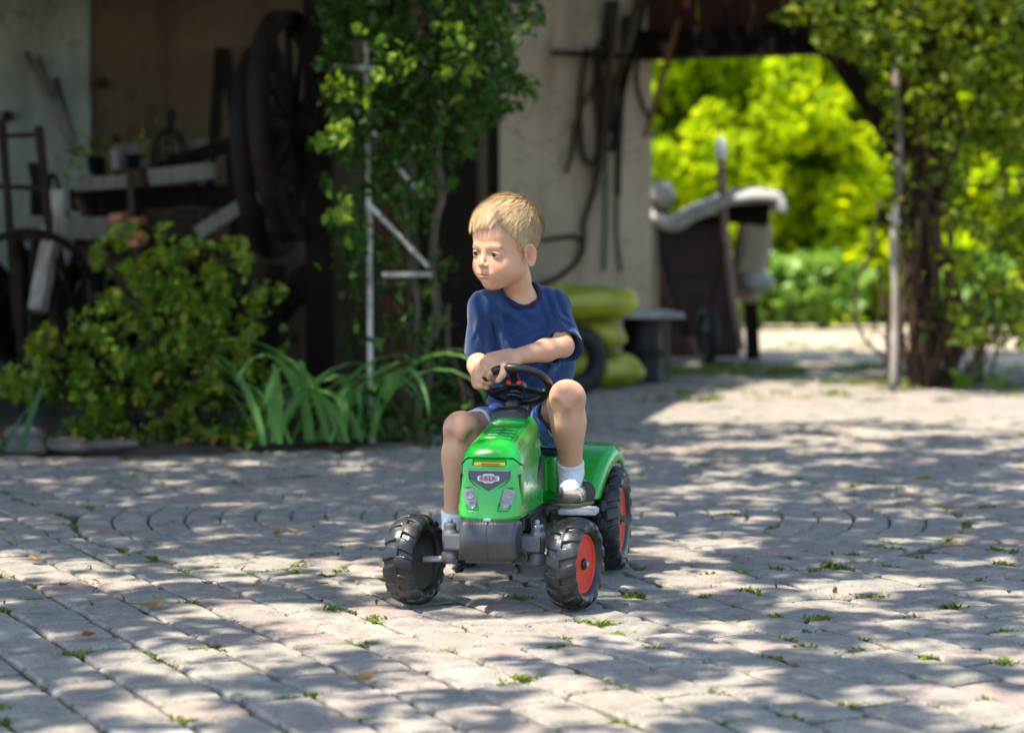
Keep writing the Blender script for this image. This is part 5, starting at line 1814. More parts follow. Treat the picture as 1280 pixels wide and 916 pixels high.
# hem, sleeve ends and neck opening
n0 = J['neck0']
axis_ = (J['neck1'] - J['neck0']).normalized()
hem = (.395 + .020 * np.clip((x - .02) / .06, -1, 1) * 0 + .008 * np.sin(x * 50)) - z
dS_open = np.maximum(dS, hem)
cutR = None
def halfspace(P, N): return (x - P.x) * N.x + (y - P.y) * N.y + (z - P.z) * N.z
dR = (J['elR'] - J['shR']).normalized(); dL = (J['elL'] - J['shL']).normalized()
armR = p_cone(J['shR'], J['elR'] + dR * .05, .045, .045)[0](x, y, z)
armL = p_cone(J['shL'], J['elL'] + dL * .08, .080, .080)[0](x, y, z)
eR = J['shR'].lerp(J['elR'], .92); eL = J['shL'].lerp(J['elL'], .90)
dS_open = np.maximum(dS_open, np.minimum(np.minimum(halfspace(eR, dR), .05 - np.maximum(armR, 0) * 100), torso_d - .009))
NL = (dL + Vector((-.25, -.35, .1))).normalized()
dS_open = np.maximum(dS_open, np.minimum(np.minimum(halfspace(eL, NL), .05 - np.maximum(armL, 0) * 100), torso_d - .009))
nC = at(648, 368, 5.03); nh = .0465
nax = Vector((.06, -.50, .86)).normalized()
nal = (x - nC.x) * nax.x + (y - nC.y) * nax.y + (z - nC.z) * nax.z
neckhole_r = np.sqrt(np.maximum((x - nC.x) ** 2 + (y - nC.y) ** 2 + (z - nC.z) ** 2 - nal ** 2, 0))
neck_cut = np.maximum(neckhole_r - nh, -.055 - nal)
shellS = np.maximum(dS_open, -(dS + .0055))
shellS = smax(shellS, -neck_cut, .001)
ft = Field(cf.lo, cf.lo + (cf.n - 1) * cf.res, cf.res); ft.n = cf.n; ft.d = shellS.astype(np.float32)
shirt = sdf_obj('shirt', ft, M_shirt, boy, False, 1)
# neckband: a ring on the shirt where the opening meets it
band = smax(smax(dS - .0022, -(dS + .0070), .002), smax(neckhole_r - nh - .0085, nh - .0015 - neckhole_r, .002), .002)
band = np.maximum(band, -.05 - nal)
ft.d = band.astype(np.float32)
sdf_obj('neckband', ft, M_collar, shirt, True, 1)
for c_ in shirt.children: c_.data.transform(world_to(boy))
# inner dark turn of his left sleeve hanging behind the elbow
# ---- shorts
sf = Field((-.16, 4.83, .22), (.17, 5.21, .45), .0020)
x, y, z = sf.grid()
sf.add(p_ell(pe + Vector((0, .0, .01)), (.094, .086, .072)), 0)
hR, kR_ = J['hipR'], J['knR']; hL_, kL_ = J['hipL'], J['knL']
endR = hR.lerp(kR_, .76); endL = hL_.lerp(kL_, .62)
sf.add(p_cone(hR, endR.lerp(kR_, .25), .060, .0425), .03)
sf.add(p_cone(hL_ + Vector((0, 0, -.006)), endL.lerp(kL_, .25) + Vector((-.004, 0, -.008)), .060, .0455), .03)
d = sf.d.astype(np.float64)
d = d - .003 * np.sin(x * 95 + z * 60 + y * 30) * np.clip(1 - np.abs(d) / .03, 0, 1) - .002 * np.sin(x * 40 - z * 150)
def hs(P, N): return (x - P.x) * N.x + (y - P.y) * N.y + (z - P.z) * N.z
dr_, dl_ = (kR_ - hR).normalized(), (kL_ - hL_).normalized()
cut = np.maximum(np.where(x < .035, hs(endR, dr_), -1), np.where(x >= .035, hs(endL, dl_), -1))
o_ = np.maximum(np.maximum(d, cut), z - .43)
sh_ = np.maximum(o_, -(d + .0042))
sf.d = sh_.astype(np.float32)
shorts = sdf_obj('shorts', sf, M_short, boy, False, 1)
hemd = np.maximum(np.maximum(d - .001, -(d + .005)), np.maximum(cut - .002, -(cut + .007)))
sf.d = np.where(x < .035, hemd, .1).astype(np.float32)
sdf_obj('hem', sf, M_white_hem, shorts, True, 1)
for c_ in shorts.children: c_.data.transform(world_to(boy))

# ---- socks and shoes
def shoe(an, toe, heel, name_side, up=Vector((0, 0, 1))):
    an, toe, heel = Vector(an), Vector(toe), Vector(heel)
    f_ = (toe - heel).normalized(); s = f_.cross(up).normalized(); u = s.cross(f_)
    L = (toe - heel).length
    R = np.array([s[:], f_[:], u[:]]).T
    def W(a, b, c): return tuple(heel + s * a + f_ * b + u * c)
    lo = np.minimum(np.minimum(an, toe), heel) - .05; hi = np.maximum(np.maximum(an, toe), heel) + .055
    f = Field(np.array(lo), np.array(hi), .0016)
    f.add(p_cone(W(0, .026, .026), W(.001, L * .62, .024), .0265, .0235), 0)
    f.add(p_ell(W(0, L - .030, .019), (.0285, .031, .0185), R), .02)
    f.add(p_cone(W(0, .030, .035), tuple(an.lerp(heel, .18) + f_ * .012), .027, .0265), .015)
    xx, yy, zz_ = f.grid()
    lu = (xx - heel.x) * u.x + (yy - heel.y) * u.y + (zz_ - heel.z) * u.z
    lfw = (xx - heel.x) * f_.x + (yy - heel.y) * f_.y + (zz_ - heel.z) * f_.z
    ls = (xx - heel.x) * s.x + (yy - heel.y) * s.y + (zz_ - heel.z) * s.z
    d = f.d.astype(np.float64)
    outer = smax(d, .004 - lu, .003)
    # mouth of the shoe
    mouth = lu - (.052 + np.clip(lfw - .045, 0, 1) * -.35 + .006 * np.exp(-((lfw) / .02) ** 2))
    up_ = smax(outer, mouth, .004)
    up_ = up_ + .0009 * ((np.sin(lfw * 2 * np.pi / .011) > .3) & (lfw > .055) & (np.abs(ls) < .03))
    f.d = up_.astype(np.float32)
    so = sdf_obj('shoe', f, M_shoe, boy, False, 1)
    sole = np.maximum(smax(d - .0035, lu - .013, .002), -.001 - lu)
    sole = sole + .0012 * ((np.sin(lfw * 2 * np.pi / .009) > .5) & (lu < .006))
    f.d = sole.astype(np.float32)
    sdf_obj('sole', f, M_sole, so, True, 1)
    for k_, b in enumerate((L * .50, L * .64)):
        st_ = np.maximum(np.maximum(up_ - .0022, -up_ - .002), np.abs(lfw - b + (lu - .03) * .35) - .0075)
        st_ = np.maximum(st_, .016 - lu)
        f.d = st_.astype(np.float32)
        sdf_obj('strap', f, M_strap, so, True, 1)
    for c_ in so.children: c_.data.transform(world_to(boy))
    return so
shoe(J['anL'], at(702, 637, 4.79), at(733, 632, 4.925), 'L')
shoe(J['anR'], at(558, 683, 4.785), at(570, 680, 4.925), 'R')
# ================================================================== THINGS ALONG THE BARN
M_pole = simple('bleached_pole', (0.46, 0.43, 0.39), 0.85, 0, 0.35, 12, 0.5, 0.004, dirt=(0.16, 0.12, 0.09), stretch=(1, 1, .2))
M_whitebar = simple('flaking_white_paint', (0.66, 0.64, 0.58), 0.8, 0, 0.2, 10, 0.4, 0.003, dirt=(0.12, 0.09, 0.06))
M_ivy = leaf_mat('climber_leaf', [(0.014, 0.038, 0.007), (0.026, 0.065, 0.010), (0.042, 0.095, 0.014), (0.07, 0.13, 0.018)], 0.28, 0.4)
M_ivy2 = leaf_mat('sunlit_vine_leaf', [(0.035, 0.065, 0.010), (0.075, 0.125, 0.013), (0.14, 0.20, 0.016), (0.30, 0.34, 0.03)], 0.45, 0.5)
M_bush = leaf_mat('shrub_leaf', [(0.040, 0.085, 0.012), (0.075, 0.15, 0.016), (0.12, 0.20, 0.018), (0.18, 0.23, 0.022), (0.32, 0.27, 0.03)], 0.3, 0.45)
M_blade = leaf_mat('strap_leaf', [(0.10, 0.26, 0.07), (0.16, 0.34, 0.10), (0.22, 0.40, 0.12)], 0.3, 0.35)
M_blade2 = leaf_mat('bluish_strap_leaf', [(0.07, 0.17, 0.09), (0.10, 0.22, 0.12)], 0.25, 0.35)
M_stem = simple('vine_stem', (0.075, 0.048, 0.034), 0.9, 0, 0.4, 30, 0.6, 0.004, stretch=(1, 1, .2))
M_rope = simple('brown_leather_strap', (0.06, 0.035, 0.02), 0.8, 0, 0.4, 30, 0.4, 0.002)
M_greenstrap = simple('faded_green_strap', (0.07, 0.10, 0.075), 0.7, 0, 0.3, 30, 0.2, 0.002)
M_stick = wood_mat('orange_brown_stick', (0.13, 0.055, 0.018), (0.27, 0.13, 0.045))
M_tyreold = simple('old_black_tyre', (0.018, 0.02, 0.022), 0.6, 0, 0.3, 12, 0.4, 0.003)
M_slab = simple('grey_slab', (0.36, 0.37, 0.38), 0.6, 0, 0.2, 7, 0.3, 0.003, dirt=(0.2, 0.2, 0.2))
M_drum = simple('dark_drum', (0.009, 0.010, 0.013), 0.5, 0, 0.4, 9, 0.2, 0.003)
M_stone = simple('rough_stone', (0.13, 0.115, 0.10), 0.9, 0, 0.3, 8, 0.6, 0.01)
M_brick = simple('orange_brick', (0.42, 0.18, 0.085), 0.9, 0, 0.3, 14, 0.6, 0.005)
M_tarp = simple('pale_tarpaulin', (0.44, 0.43, 0.41), 0.7, 0, 0.2, 6, 0.5, 0.01, dirt=(0.3, 0.27, 0.22))
M_burlap = simple('burlap', (0.36, 0.29, 0.20), 0.95, 0, 0.25, 40, 0.6, 0.004)
M_barrow = simple('dark_red_barrow_paint', (0.035, 0.013, 0.013), 0.5, 0.0, 0.4, 5, 0.3, 0.004, dirt=(0.06, 0.026, 0.018))
M_handle = wood_mat('pinkish_handle', (0.26, 0.16, 0.12), (0.42, 0.28, 0.22))
M_grip = simple('white_grip', (0.75, 0.76, 0.76), 0.4, 0, 0.05, 10, 0)

def gp_(px, py):
    """ground point seen at a pixel"""
    Y = F_PX * CAM_H / max(py - 309.0, 1)
    return Vector((at(px, py, Y).x, Y, 0))
def curve_pts(P, n=14):
    """Catmull-Rom through P"""
    P = [Vector(p) for p in P]; Q = [P[0] * 2 - P[1]] + P + [P[-1] * 2 - P[-2]]; out = []
    for i in range(1, len(Q) - 2):
        for k in range(n):
            t = k / n; a, b, c, d = Q[i - 1:i + 3]
            out.append(0.5 * ((2 * b) + (c - a) * t + (2 * a - 5 * b + 4 * c - d) * t * t + (3 * b - a - 3 * c + d) * t ** 3))
    out.append(P[-1]); return out

# ---- the tyre leaning behind the boy
c = at(722, 474, 11.3); tr = .178
t = MB(); prof = []
for k in range(20):
    a = 2 * math.pi * k / 20; prof.append((tr - .052 + .050 * math.cos(a), .052 * math.sin(a)))
t.lathe(prof + [prof[0]], (0, 0, 0), 'X', 44)
for k in range(36):
    a = 2 * math.pi * k / 36; R = Matrix.Rotation(a, 3, 'X')
    for sx in (-1, 1): t.box(R @ Vector((sx * .025, tr - .002, 0)), (.036, .008, .012), R, .002)
tyre = t.build('old_tyre', M_tyreold); tyre.location = (c.x - .01, 11.3, tr); tyre.rotation_euler = (0, .03, math.radians(-62))
tag(tyre, 'worn black tyre standing on edge behind the riding boy', 'tyre')

# ---- three yellow green sacks in a pile
def sack_mat():
    m, nt, b = new_mat('yellow_green_sack')
    vec = tex_coord(nt)
    n1 = noise_tex(nt, vec, 5, 5, 0.6, 0.5); n2 = noise_tex(nt, tex_coord(nt, (1, 5, 5)), 9, 4, .6)
    nt.links.new(ramp(nt, n1, [(0.35, (0.20, 0.22, 0.012)), (0.55, (0.33, 0.36, 0.03)), (0.72, (0.42, 0.42, 0.10))]), b.inputs['Base Color'])
    b.inputs['Roughness'].default_value = 0.33
    bump(nt, b, n2, 0.6, 0.012)
    return m
M_sack = sack_mat()
for k, (px, py, Y, L, W_, Hh, rz, lab) in enumerate(((755, 463, 11.9, .50, .40, .185, .10, 'yellow green plastic sack at the bottom of the pile'), (724, 424, 11.95, .50, .42, .185, -.05, 'middle yellow green plastic sack of the pile'), (733, 381, 11.9, .66, .44, .20, .12, 'creased yellow green plastic sack on top of the pile, sticking out to the right'))):
    V, F = pillow(L, W_, Hh, k * 3.3 + 1, 48, 32, .42, .030, 8)
    p = at(px, py, Y)
    z = (.095, .275, .455)[k]
    o = mesh_np('sack', place(V, (0, 0, 0), Matrix.Rotation(rz, 3, 'Z')), F, M_sack)
    o.location = (p.x - (.06 if k != 1 else .0), Y, z); tag(o, lab, 'sack', 'sacks piled against the wall')

# ---- slab laid on a drum
d_ = at(804, 430, 12.3)
tb = MB(); tb.lathe([(.0001, 0), (.118, .0), (.122, .012), (.114, .02), (.112, .17), (.118, .18), (.118, .195), (.112, .205), (.112, .345), (.118, .355), (.114, .365), (.0001, .365)], (d_.x, 12.35, 0), 'Z', 32)
dr = tb.build('drum', M_drum); tag(dr, 'dark ribbed drum carrying the grey slab', 'drum')
s_ = MB(); s_.box((0, 0, 0), (.37, .34, .032), None, .006).jitter(.004, 6)
sl = s_.build('slab', M_slab); sl.location = (at(806, 394, 12.3).x, 12.3, .386); sl.rotation_euler = (.02, .015, .2); tag(sl, 'light grey slab lying on the dark drum beside the sacks', 'slab')
st = MB(); st.bar((d_.x + .15, 12.5, 0), (d_.x + .145, 12.5, .36), .045, .03, .003)
o = st.build('board', M_greywood); tag(o, 'short upright board leaning beside the dark drum', 'board')

# ---- wheelbarrow stood on its nose
wb = empty('wheelbarrow', (at(880, 440, 14.6).x, 14.6, 0), 0, 'old dark red wheelbarrow stood on its front end with handles in the air', 'wheelbarrow')
Yb = 14.6
def wp(px, py, Y=Yb): return at(px, py, Y)
a1, a2, a3, a4 = wp(822, 452), wp(932, 438), wp(914, 278), wp(818, 282)
m = MB()
def slabq(m, P, d):
    """closed box from quad P extruded by vector d"""
    Q = [Vector(p) + d for p in P]
    m.face(P); m.face(Q[::-1])
    for k in range(4): m.face([P[k], P[(k + 1) % 4], Q[(k + 1) % 4], Q[k]])
# tray: the back faces us; rim flares outward
P = [a1 + Vector((.02, 0, 0)), a2 + Vector((-.05, .0, .0)), a3 + Vector((-.05, .05, -.02)), a4 + Vector((.02, .05, 0))]
for q in P: q.z = max(q.z, .02)
slabq(m, P, Vector((0, .05, 0)))
for s in (0, 1, 2, 3):
    p, q = P[s], P[(s + 1) % 4]
    ctr = (P[0] + P[2]) / 2
    po = p + (p - ctr).normalized() * .09 + Vector((0, .38, 0)); qo = q + (q - ctr).normalized() * .09 + Vector((0, .38, 0))
    po.z = max(po.z, .01); qo.z = max(qo.z, .01)
    slabq(m, [p, q, qo, po], Vector((0, .012, .004)))
m.build('tray', M_barrow, wb, world=True)
m = MB()
for zf in (.28, .62): 
    p, q = P[0].lerp(P[3], zf), P[1].lerp(P[2], zf); m.bar(p + Vector((.02, -.012, 0)), q + Vector((-.02, -.012, 0)), .03, .02, .004)
m.bar(P[0].lerp(P[3], .99) + Vector((0, -.02, 0)), P[1].lerp(P[2], .99) + Vector((0, -.02, 0)), .05, .035, .01)
m.build('tray_rib', M_barrow, wb, world=True)
for pts, nm in (([wp(820, 262, 14.3), wp(832, 330, 14.25), wp(858, 420, 14.2)], 'left'), ([wp(901, 200, 14.3), wp(905, 270, 14.3), wp(914, 350, 14.28), wp(927, 437, 14.2)], 'right')):
    m = MB(); m.tube(curve_pts(pts, 6), .024 if nm == 'right' else .02, 10); h = m.build('handle', M_handle if nm == 'right' else M_iron, wb, world=True)
m = MB(); m.tube([wp(902, 200, 14.3), wp(901, 190, 14.3), wp(901, 178, 14.3), wp(901, 171, 14.3)], [.030, .034, .032, .018], 12); m.build('grip', M_grip, wb, world=True)
m = MB(); m.bar(wp(905, 305, 14.25), wp(880, 420, 14.25), .03, .02, .004); m.bar(wp(858, 418, 14.2), wp(900, 418, 14.2), .025, .02, .003); m.build('leg', M_iron, wb, world=True)
whc = wp(884, 412, 14.1)
w_ = MB(); w_.lathe([(.19 - .035 + .033 * math.cos(2 * math.pi * k / 14), .036 * math.sin(2 * math.pi * k / 14)) for k in range(15)], (0, 0, 0), 'X', 36)
for o_ in w_.bm.verts: pass
wh = w_.build('wheel', M_tyreold, wb); wh.location = Vector((whc.x, 14.1, .19)) - wb.location; wh.rotation_euler = (0, 0, math.radians(12))
m = MB(); m.lathe([(.0001, -.03), (.03, -.03), (.03, -.008), (.125, -.006), (.125, .006), (.03, .008), (.03, .03), (.0001, .03)], (0, 0, 0), 'X', 24); h = m.build('rim', M_barrow, wh)
# draped tarpaulin on top of the cart
def drape(pxs, Y0, Y1, mat, name, parent=None, thick=.03, seed=0, nx=26, ny=8, arch=.10):
    """sheet following a pixel polyline, bulging, with real thickness"""
    top = curve_pts([at(px, py, (Y0 + Y1) / 2) for px, py in pxs], 8)
    m = MB(); rows = []
    for i, p in enumerate(top):
        row = []
        for j in range(ny + 1):
            v = j / ny; y = Y0 + (Y1 - Y0) * v
            z = p.z - arch * (2 * v - 1) ** 4
            q = Vector((p.x, y, z)); nz = noise.noise_vector(q * 6 + Vector((seed, 0, 0))) * .022
            row.append(m.bm.verts.new(q + nz))
        rows.append(row)
    for A, B in zip(rows, rows[1:]):
        for k in range(ny): f_ = m.bm.faces.new((A[k], B[k], B[k + 1], A[k + 1])); f_.smooth = True
    bmesh.ops.recalc_face_normals(m.bm, faces=m.bm.faces)
    r = bmesh.ops.solidify(m.bm, geom=m.bm.faces[:], thickness=thick)
    return m.build(name, mat, parent, world=parent is not None)
tp = drape([(812, 262), (835, 272), (866, 256), (905, 241), (940, 236), (968, 240), (976, 256)], 14.25, 15.1, M_tarp, 'tarpaulin', None, .06, 3, arch=.04)
tag(tp, 'crumpled pale tarpaulin draped over the upended wheelbarrow', 'tarpaulin')
V, F = pillow(.20, .26, .20, 9, 24, 16, .6, .02, 6)
o = mesh_np('bundle', V, F, M_tarp); o.location = at(823, 245, 14.9); tag(o, 'pale rolled bundle at the left end of the tarpaulin', 'bundle')
# burlap sack hanging at the right of the cart and dark box under the tarpaulin
V, F = pillow(.24, .22, .62, 5, 28, 22, .6, .03, 4)
o = mesh_np('burlap_sack', place(V, (0, 0, 0), Matrix.Rotation(.12, 3, 'Y')), F, M_burlap); p = at(940, 320, 14.9); o.location = p; tag(o, 'sagging tan burlap sack hanging beside the wheelbarrow handle', 'sack')
m = MB(); m.box(tuple(at(928, 262, 14.95)), (.34, .30, .20), Matrix.Rotation(.1, 3, 'Y'), .02).jitter(.008, 5); o = m.build('crate', M_oldwood); tag(o, 'dark box lying under the right end of the tarpaulin', 'box')
V, F = pillow(.22, .24, .13, 15, 22, 14, .7, .02, 6)
o = mesh_np('cushion', V, F, M_tarp); p = at(946, 352, 14.75); o.location = p; tag(o, 'grey rolled cloth under the burlap sack', 'cloth')
m = MB(); m.bar((p.x, 14.95, 0), (p.x - .02, 14.95, .42), .09, .09, .01); o = m.build('block', M_oldwood); tag(o, 'wooden block under the grey rolled cloth', 'block')

# ---- tools and harness hanging on the grey wall
Yw = 13.15
def wallY(px): return 13.0 + 0.75 * (px - 500) / 314.0 - 0.06
def wpt(px, py, off=0.0): return at(px, py, wallY(px) - off)
def hang(pts, r, mat, name, lab, cat, grp=None, off=0.0, n=7):
    m = MB(); P = curve_pts([wpt(px, py, off) for px, py in pts], 8)
    m.tube(P, r, n); o = m.build(name, mat); return tag(o, lab, cat, grp)
hang([(708, 215), (716, 190), (722, 150), (745, 100), (762, 45), (770, 5)], .012, M_rope, 'strap', 'thin brown strap hanging furthest left on the grey wall', 'strap', 'straps and reins on the wall')
hang([(734, 60), (726, 130), (727, 180), (735, 203), (747, 195), (748, 150), (744, 110), (752, 50)], .017, M_rope, 'strap', 'looped leather collar strap on the grey wall', 'strap', 'straps and reins on the wall', .02)
hang([(760, 0), (757, 60), (768, 120), (760, 160), (750, 200), (742, 240), (730, 275), (729, 300), (722, 325), (700, 345), (672, 358)], .016, M_iron, 'bent_rod', 'long bent iron rod hanging down the wall to behind the head', 'rod', None, .04)
hang([(678, 301), (700, 297), (718, 296), (727, 303), (728, 318)], .014, M_iron, 'hook', 'hooked iron end beside the head of the boy', 'hook', None, .03)
hang([(762, 110), (757, 200), (757, 270), (755, 338)], .014, M_greenstrap, 'strap', 'faded green strap, left of the two hanging side by side', 'strap', 'straps and reins on the wall', .03)
hang([(778, 150), (772, 240), (771, 290), (776, 338)], .014, M_greenstrap, 'strap', 'faded green strap, right of the two hanging side by side', 'strap', 'straps and reins on the wall', .03)
hang([(782, 20), (778, 110), (774, 160), (773, 190), (772, 244)], .020, M_iron, 'chain', 'dark iron chain hanging between the green straps and the wall corner', 'chain', None, .05)
hang([(800, 60), (795, 100), (803, 130), (812, 150)], .014, M_iron, 'hook', 'dark iron hook near the wall corner', 'hook', None, .03)
hang([(770, 0), (764, 60), (757, 130), (752, 180), (745, 226)], .024, M_rope, 'harness', 'thick worn leather harness bundle in the middle of the wall tools', 'harness', None, .07)
hang([(808, -10), (795, 50), (780, 110), (770, 160), (764, 190)], .018, M_oldwood, 'tool_shaft', 'dark wooden tool shaft slanting across the harness', 'shaft', None, .09)
hang([(800, -10), (781, 60), (768, 120), (766, 165)], .020, M_rope, 'harness', 'second leather harness bundle behind the slanting shaft', 'harness', None, .06)
hang([(744, 60), (752, 110), (756, 170), (748, 215)], .022, M_iron, 'scythe_blade', 'dark iron blade among the straps on the grey wall', 'blade', None, .05)
m = MB(); m.bar(at(848, 25, 13.2), at(806, 172, 13.3), .030, .024, .004); o = m.build('stick', M_stick); tag(o, 'orange brown stick slanting across the corner of the gateway', 'stick')
m = MB(); m.bar(wpt(690, 66, .05), wpt(812, 72, .05), .035, .03, .004); o = m.build('hanging_rail', M_oldwood); tag(o, 'dark rail on the wall that carries the harness', 'rail')
for k, px in enumerate((880, 912, 945, 1000)):
    m = MB(); m.bar(at(px, 30, 12.9), at(px + 14, 60, 12.9), .018, .018)
    o = m.build('hanging_hook', M_iron); tag(o, ('small iron hook under the lintel above the wheelbarrow', 'second small iron hook from the wall under the lintel', 'small iron hook under the middle of the lintel', 'small iron hook under the lintel nearest the vine')[k], 'hook', 'hooks under the lintel')

# ---- junk in the lean-to at the left
rv0 = random.Random(99)
Yj = 10.2
def jp(px, py, Y=Yj): return at(px, py, Y)
def beam(a, b, Y, w, t, mat, name, lab, cat, grp=None, Yb=None, bev=.006, jit=.008):
    m = MB(); m.bar(jp(*a, Y), jp(*b, Yb or Y), w, t, bev); m.jitter(jit, 3, a[0]); o = m.build(name, mat); return tag(o, lab, cat, grp)
beam((95, 231), (168, 225), 9.7, .085, .06, M_paleboard, 'board', 'pale board end on the left of the junk shelf', 'board', 'boards of the junk pile')
beam((188, 222), (268, 214), 9.75, .10, .075, M_paleboard, 'board', 'pale board on the junk shelf right of the iron cage', 'board', 'boards of the junk pile')
beam((140, 196), (262, 190), 10.1, .05, .12, M_greywood, 'board', 'grey board lying higher at the back of the shelf', 'board', 'boards of the junk pile')
beam((28, 284), (162, 286), 9.7, .06, .10, M_paleboard, 'board', 'pale lower board behind the iron rack at the left', 'board', 'boards of the junk pile')
beam((246, 292), (325, 243), 9.5, .075, .06, M_paleboard, 'board', 'pale plank slanting up to the cart wheels', 'board', 'boards of the junk pile')
beam((200, 212), (312, 172), 9.9, .08, .06, M_oldwood, 'beam', 'dark beam slanting up behind the iron cage', 'beam')
beam((90, 250), (330, 244), 10.0, .16, .10, M_oldwood, 'beam', 'dark shelf beam carrying the pale boards', 'beam')
beam((46, 388), (74, 240), 9.3, .062, .062, M_pole, 'pole', 'grey pole leaning at the left of the shrub', 'pole', None, 9.5)
for k in range(9):
    py = 262 + k * 8
    P = [jp(100 + 26 * i, py + 3 * math.sin(i * 1.9 + k) + rnd.uniform(-2, 2), 9.95 + .04 * math.sin(i + k)) for i in range(9)]
    m = MB(); m.tube(P, [.016 + .004 * math.sin(i) for i in range(9)], 6)
    if k == 0:
        wat = empty('wattle_hurdle', (jp(200, 300, 9.95).x, 9.95, 0), 0, 'woven brown wattle hurdle under the junk shelf', 'hurdle')
    m.build('rod', M_stem, wat, world=True)
for k in range(6):
    px = 112 + k * 38
    m = MB(); m.tube([Vector((jp(px, 400, 9.95).x, 9.95, 0)), jp(px + 3, 255, 9.95)], .018, 6); m.build('stake', M_stem, wat, world=True)
# slow dark heap of rubble behind everything
hp = MB()
for k in range(120):
    px = rnd.uniform(-60, 330); hp.bar(Vector((jp(px, 0, 10.4).x, 10.35 + rnd.uniform(-.15, .3), rnd.uniform(.0, .5))), Vector((jp(px + rnd.uniform(-90, 90), 0, 10.4).x, 10.4 + rnd.uniform(-.15, .3), rnd.uniform(.15, .85))), rnd.uniform(.03, .07), rnd.uniform(.02, .06))
o = hp.build('scrap_heap', M_oldwood); tag(o, kind='stuff')
for k in range(26):
    px = rv0.uniform(-20, 320); lean_ = rv0.gauss(0, 45); y_ = rv0.uniform(9.5, 10.3)
    m = MB(); a_ = Vector((jp(px, 0, y_).x, y_, rv0.uniform(0, .3))); b_ = jp(px + lean_, rv0.uniform(165, 290), y_ + .1)
    if k % 3: m.tube(curve_pts([a_, a_.lerp(b_, .5) + Vector((rv0.gauss(0, .02), 0, 0)), b_], 4), rv0.uniform(.010, .02), 6)
    else: m.bar(a_, b_, rv0.uniform(.03, .07), .02, .003)
    o = m.build('stick', (M_oldwood, M_stem, M_oldwood, M_iron)[k % 4]); tag(o, 'dark stick or tool handle in the jumble under the lean-to', 'stick', 'jumbled sticks under the lean-to')
# bricks catching a little light
for k, (px, py) in enumerate(((150, 271), (171, 277), (172, 292), (171, 303), (118, 328))):
    m = MB(); m.box((0, 0, 0), (.055, .09, .034), None, .005).jitter(.004, 9, k); o = m.build('brick', M_brick); o.location = jp(px, py, 9.55 if k < 4 else 9.4); o.rotation_euler = (.1, rnd.uniform(-.2, .2), rnd.uniform(-.4, .4))
    tag(o, ('orange brick lying on its own left of the little brick stack', 'topmost brick of the little stack under the shelf', 'second brick down the little stack', 'lowest brick of the little stack', 'single dull brick low down near the leaning pole')[k], 'brick', 'old bricks in the junk')
# wire cage (a bottle or lantern guard) with its dark handle
cg = empty('iron_cage', jp(212, 206, 9.8), 0, 'rusty domed iron cage with an upright handle on the shelf', 'cage')
c0 = cg.location.copy()
m = MB()
for k in range(8):
    a = 2 * math.pi * k / 8; P = []
    for i in range(9):
        t = i / 8 * math.pi / 2; P.append((.078 * math.cos(t) * math.cos(a), .078 * math.cos(t) * math.sin(a), .04 + .115 * math.sin(t)))
    m.tube([(.078 * math.cos(a), .078 * math.sin(a), -.04)] + P, .0055, 5)
m.build('ribs', M_iron, cg)
m = MB()
for z in (-.04, .04): m.tube([(.078 * math.cos(2 * math.pi * k / 20), .078 * math.sin(2 * math.pi * k / 20), z) for k in range(20)], .006, 5, closed=True)
m.build('hoop', M_iron, cg)
m = MB(); m.tube([(0, 0, .15), (.003, 0, .18), (.008, 0, .21), (.012, 0, .24)], [.012, .018, .024, .022], 10); m.build('handle', M_iron, cg)
# iron rack at the far left
rk = empty('iron_rack', (jp(30, 300, 9.4).x, 9.4, 0), 0, 'dark rusty iron rack standing at the far left', 'rack')
for (a, b, w) in (((2, 150), (22, 410), .032), ((48, 158), (66, 330), .034), ((-22, 150), (-14, 410), .03)):
    m = MB(); m.bar(jp(*a, 9.4), jp(*b, 9.4), w, w, .005); m.build('upright', M_iron, rk, world=True)
for (a, b, w) in (((-24, 172), (52, 168), .02), ((-20, 232), (60, 236), .024), ((-14, 296), (66, 300), .018)):
    m = MB(); m.bar(jp(*a, 9.4), jp(*b, 9.4), w, w, .004); m.build('crossbar', M_iron, rk, world=True)
for sx in (-22, 22, 60):
    m = MB(); m.bar(jp(sx if sx != 60 else 66, 325, 9.4), Vector((jp(sx, 0, 9.4).x, 9.4, 0)), .03, .03); m.build('upright', M_iron, rk, world=True)
# iron tyre of a cart wheel lying against the rack
def ring_wheel(name, c, R, r, tilt, yaw, lab, cat, spokes=0, mat=M_oldwood, grp=None, width=.05):
    w = empty(name, c, 0, lab, cat, grp); w.rotation_euler = (tilt, 0, yaw)
    m = MB(); m.lathe([(R, -width / 2), (R + r, -width / 2), (R + r, width / 2), (R, width / 2), (R, -width / 2)], (0, 0, 0), 'Y', 44); m.build('rim', mat, w)
    m = MB(); m.lathe([(R + r + .001, -width / 2 - .002), (R + r + .010, -width / 2 - .002), (R + r + .010, width / 2 + .002), (R + r + .001, width / 2 + .002), (R + r + .001, -width / 2 - .002)], (0, 0, 0), 'Y', 44); m.build('iron_tyre', M_iron, w)
    if spokes:
        m = MB(); m.lathe([(.0001, -.11), (.04, -.11), (.055, -.06), (.075, -.03), (.075, .03), (.055, .06), (.04, .11), (.0001, .11)], (0, 0, 0), 'Y', 20); m.build('hub', mat, w)
        for k in range(spokes):
            a = 2 * math.pi * k / spokes
            m = MB(); m.bar((.06 * math.cos(a), 0, .06 * math.sin(a)), ((R + .005) * math.cos(a), 0, (R + .005) * math.sin(a)), .034, .024, .006, up=(0, 1, 0)); m.build('spoke', mat, w)
    return w
ring_wheel('wheel_rim', jp(35, 372, 9.25), .26, .022, .12, .25, 'low iron bound wheel rim half hidden beside the leaning grey pole', 'wheel rim', 0, M_oldwood, None, .03)
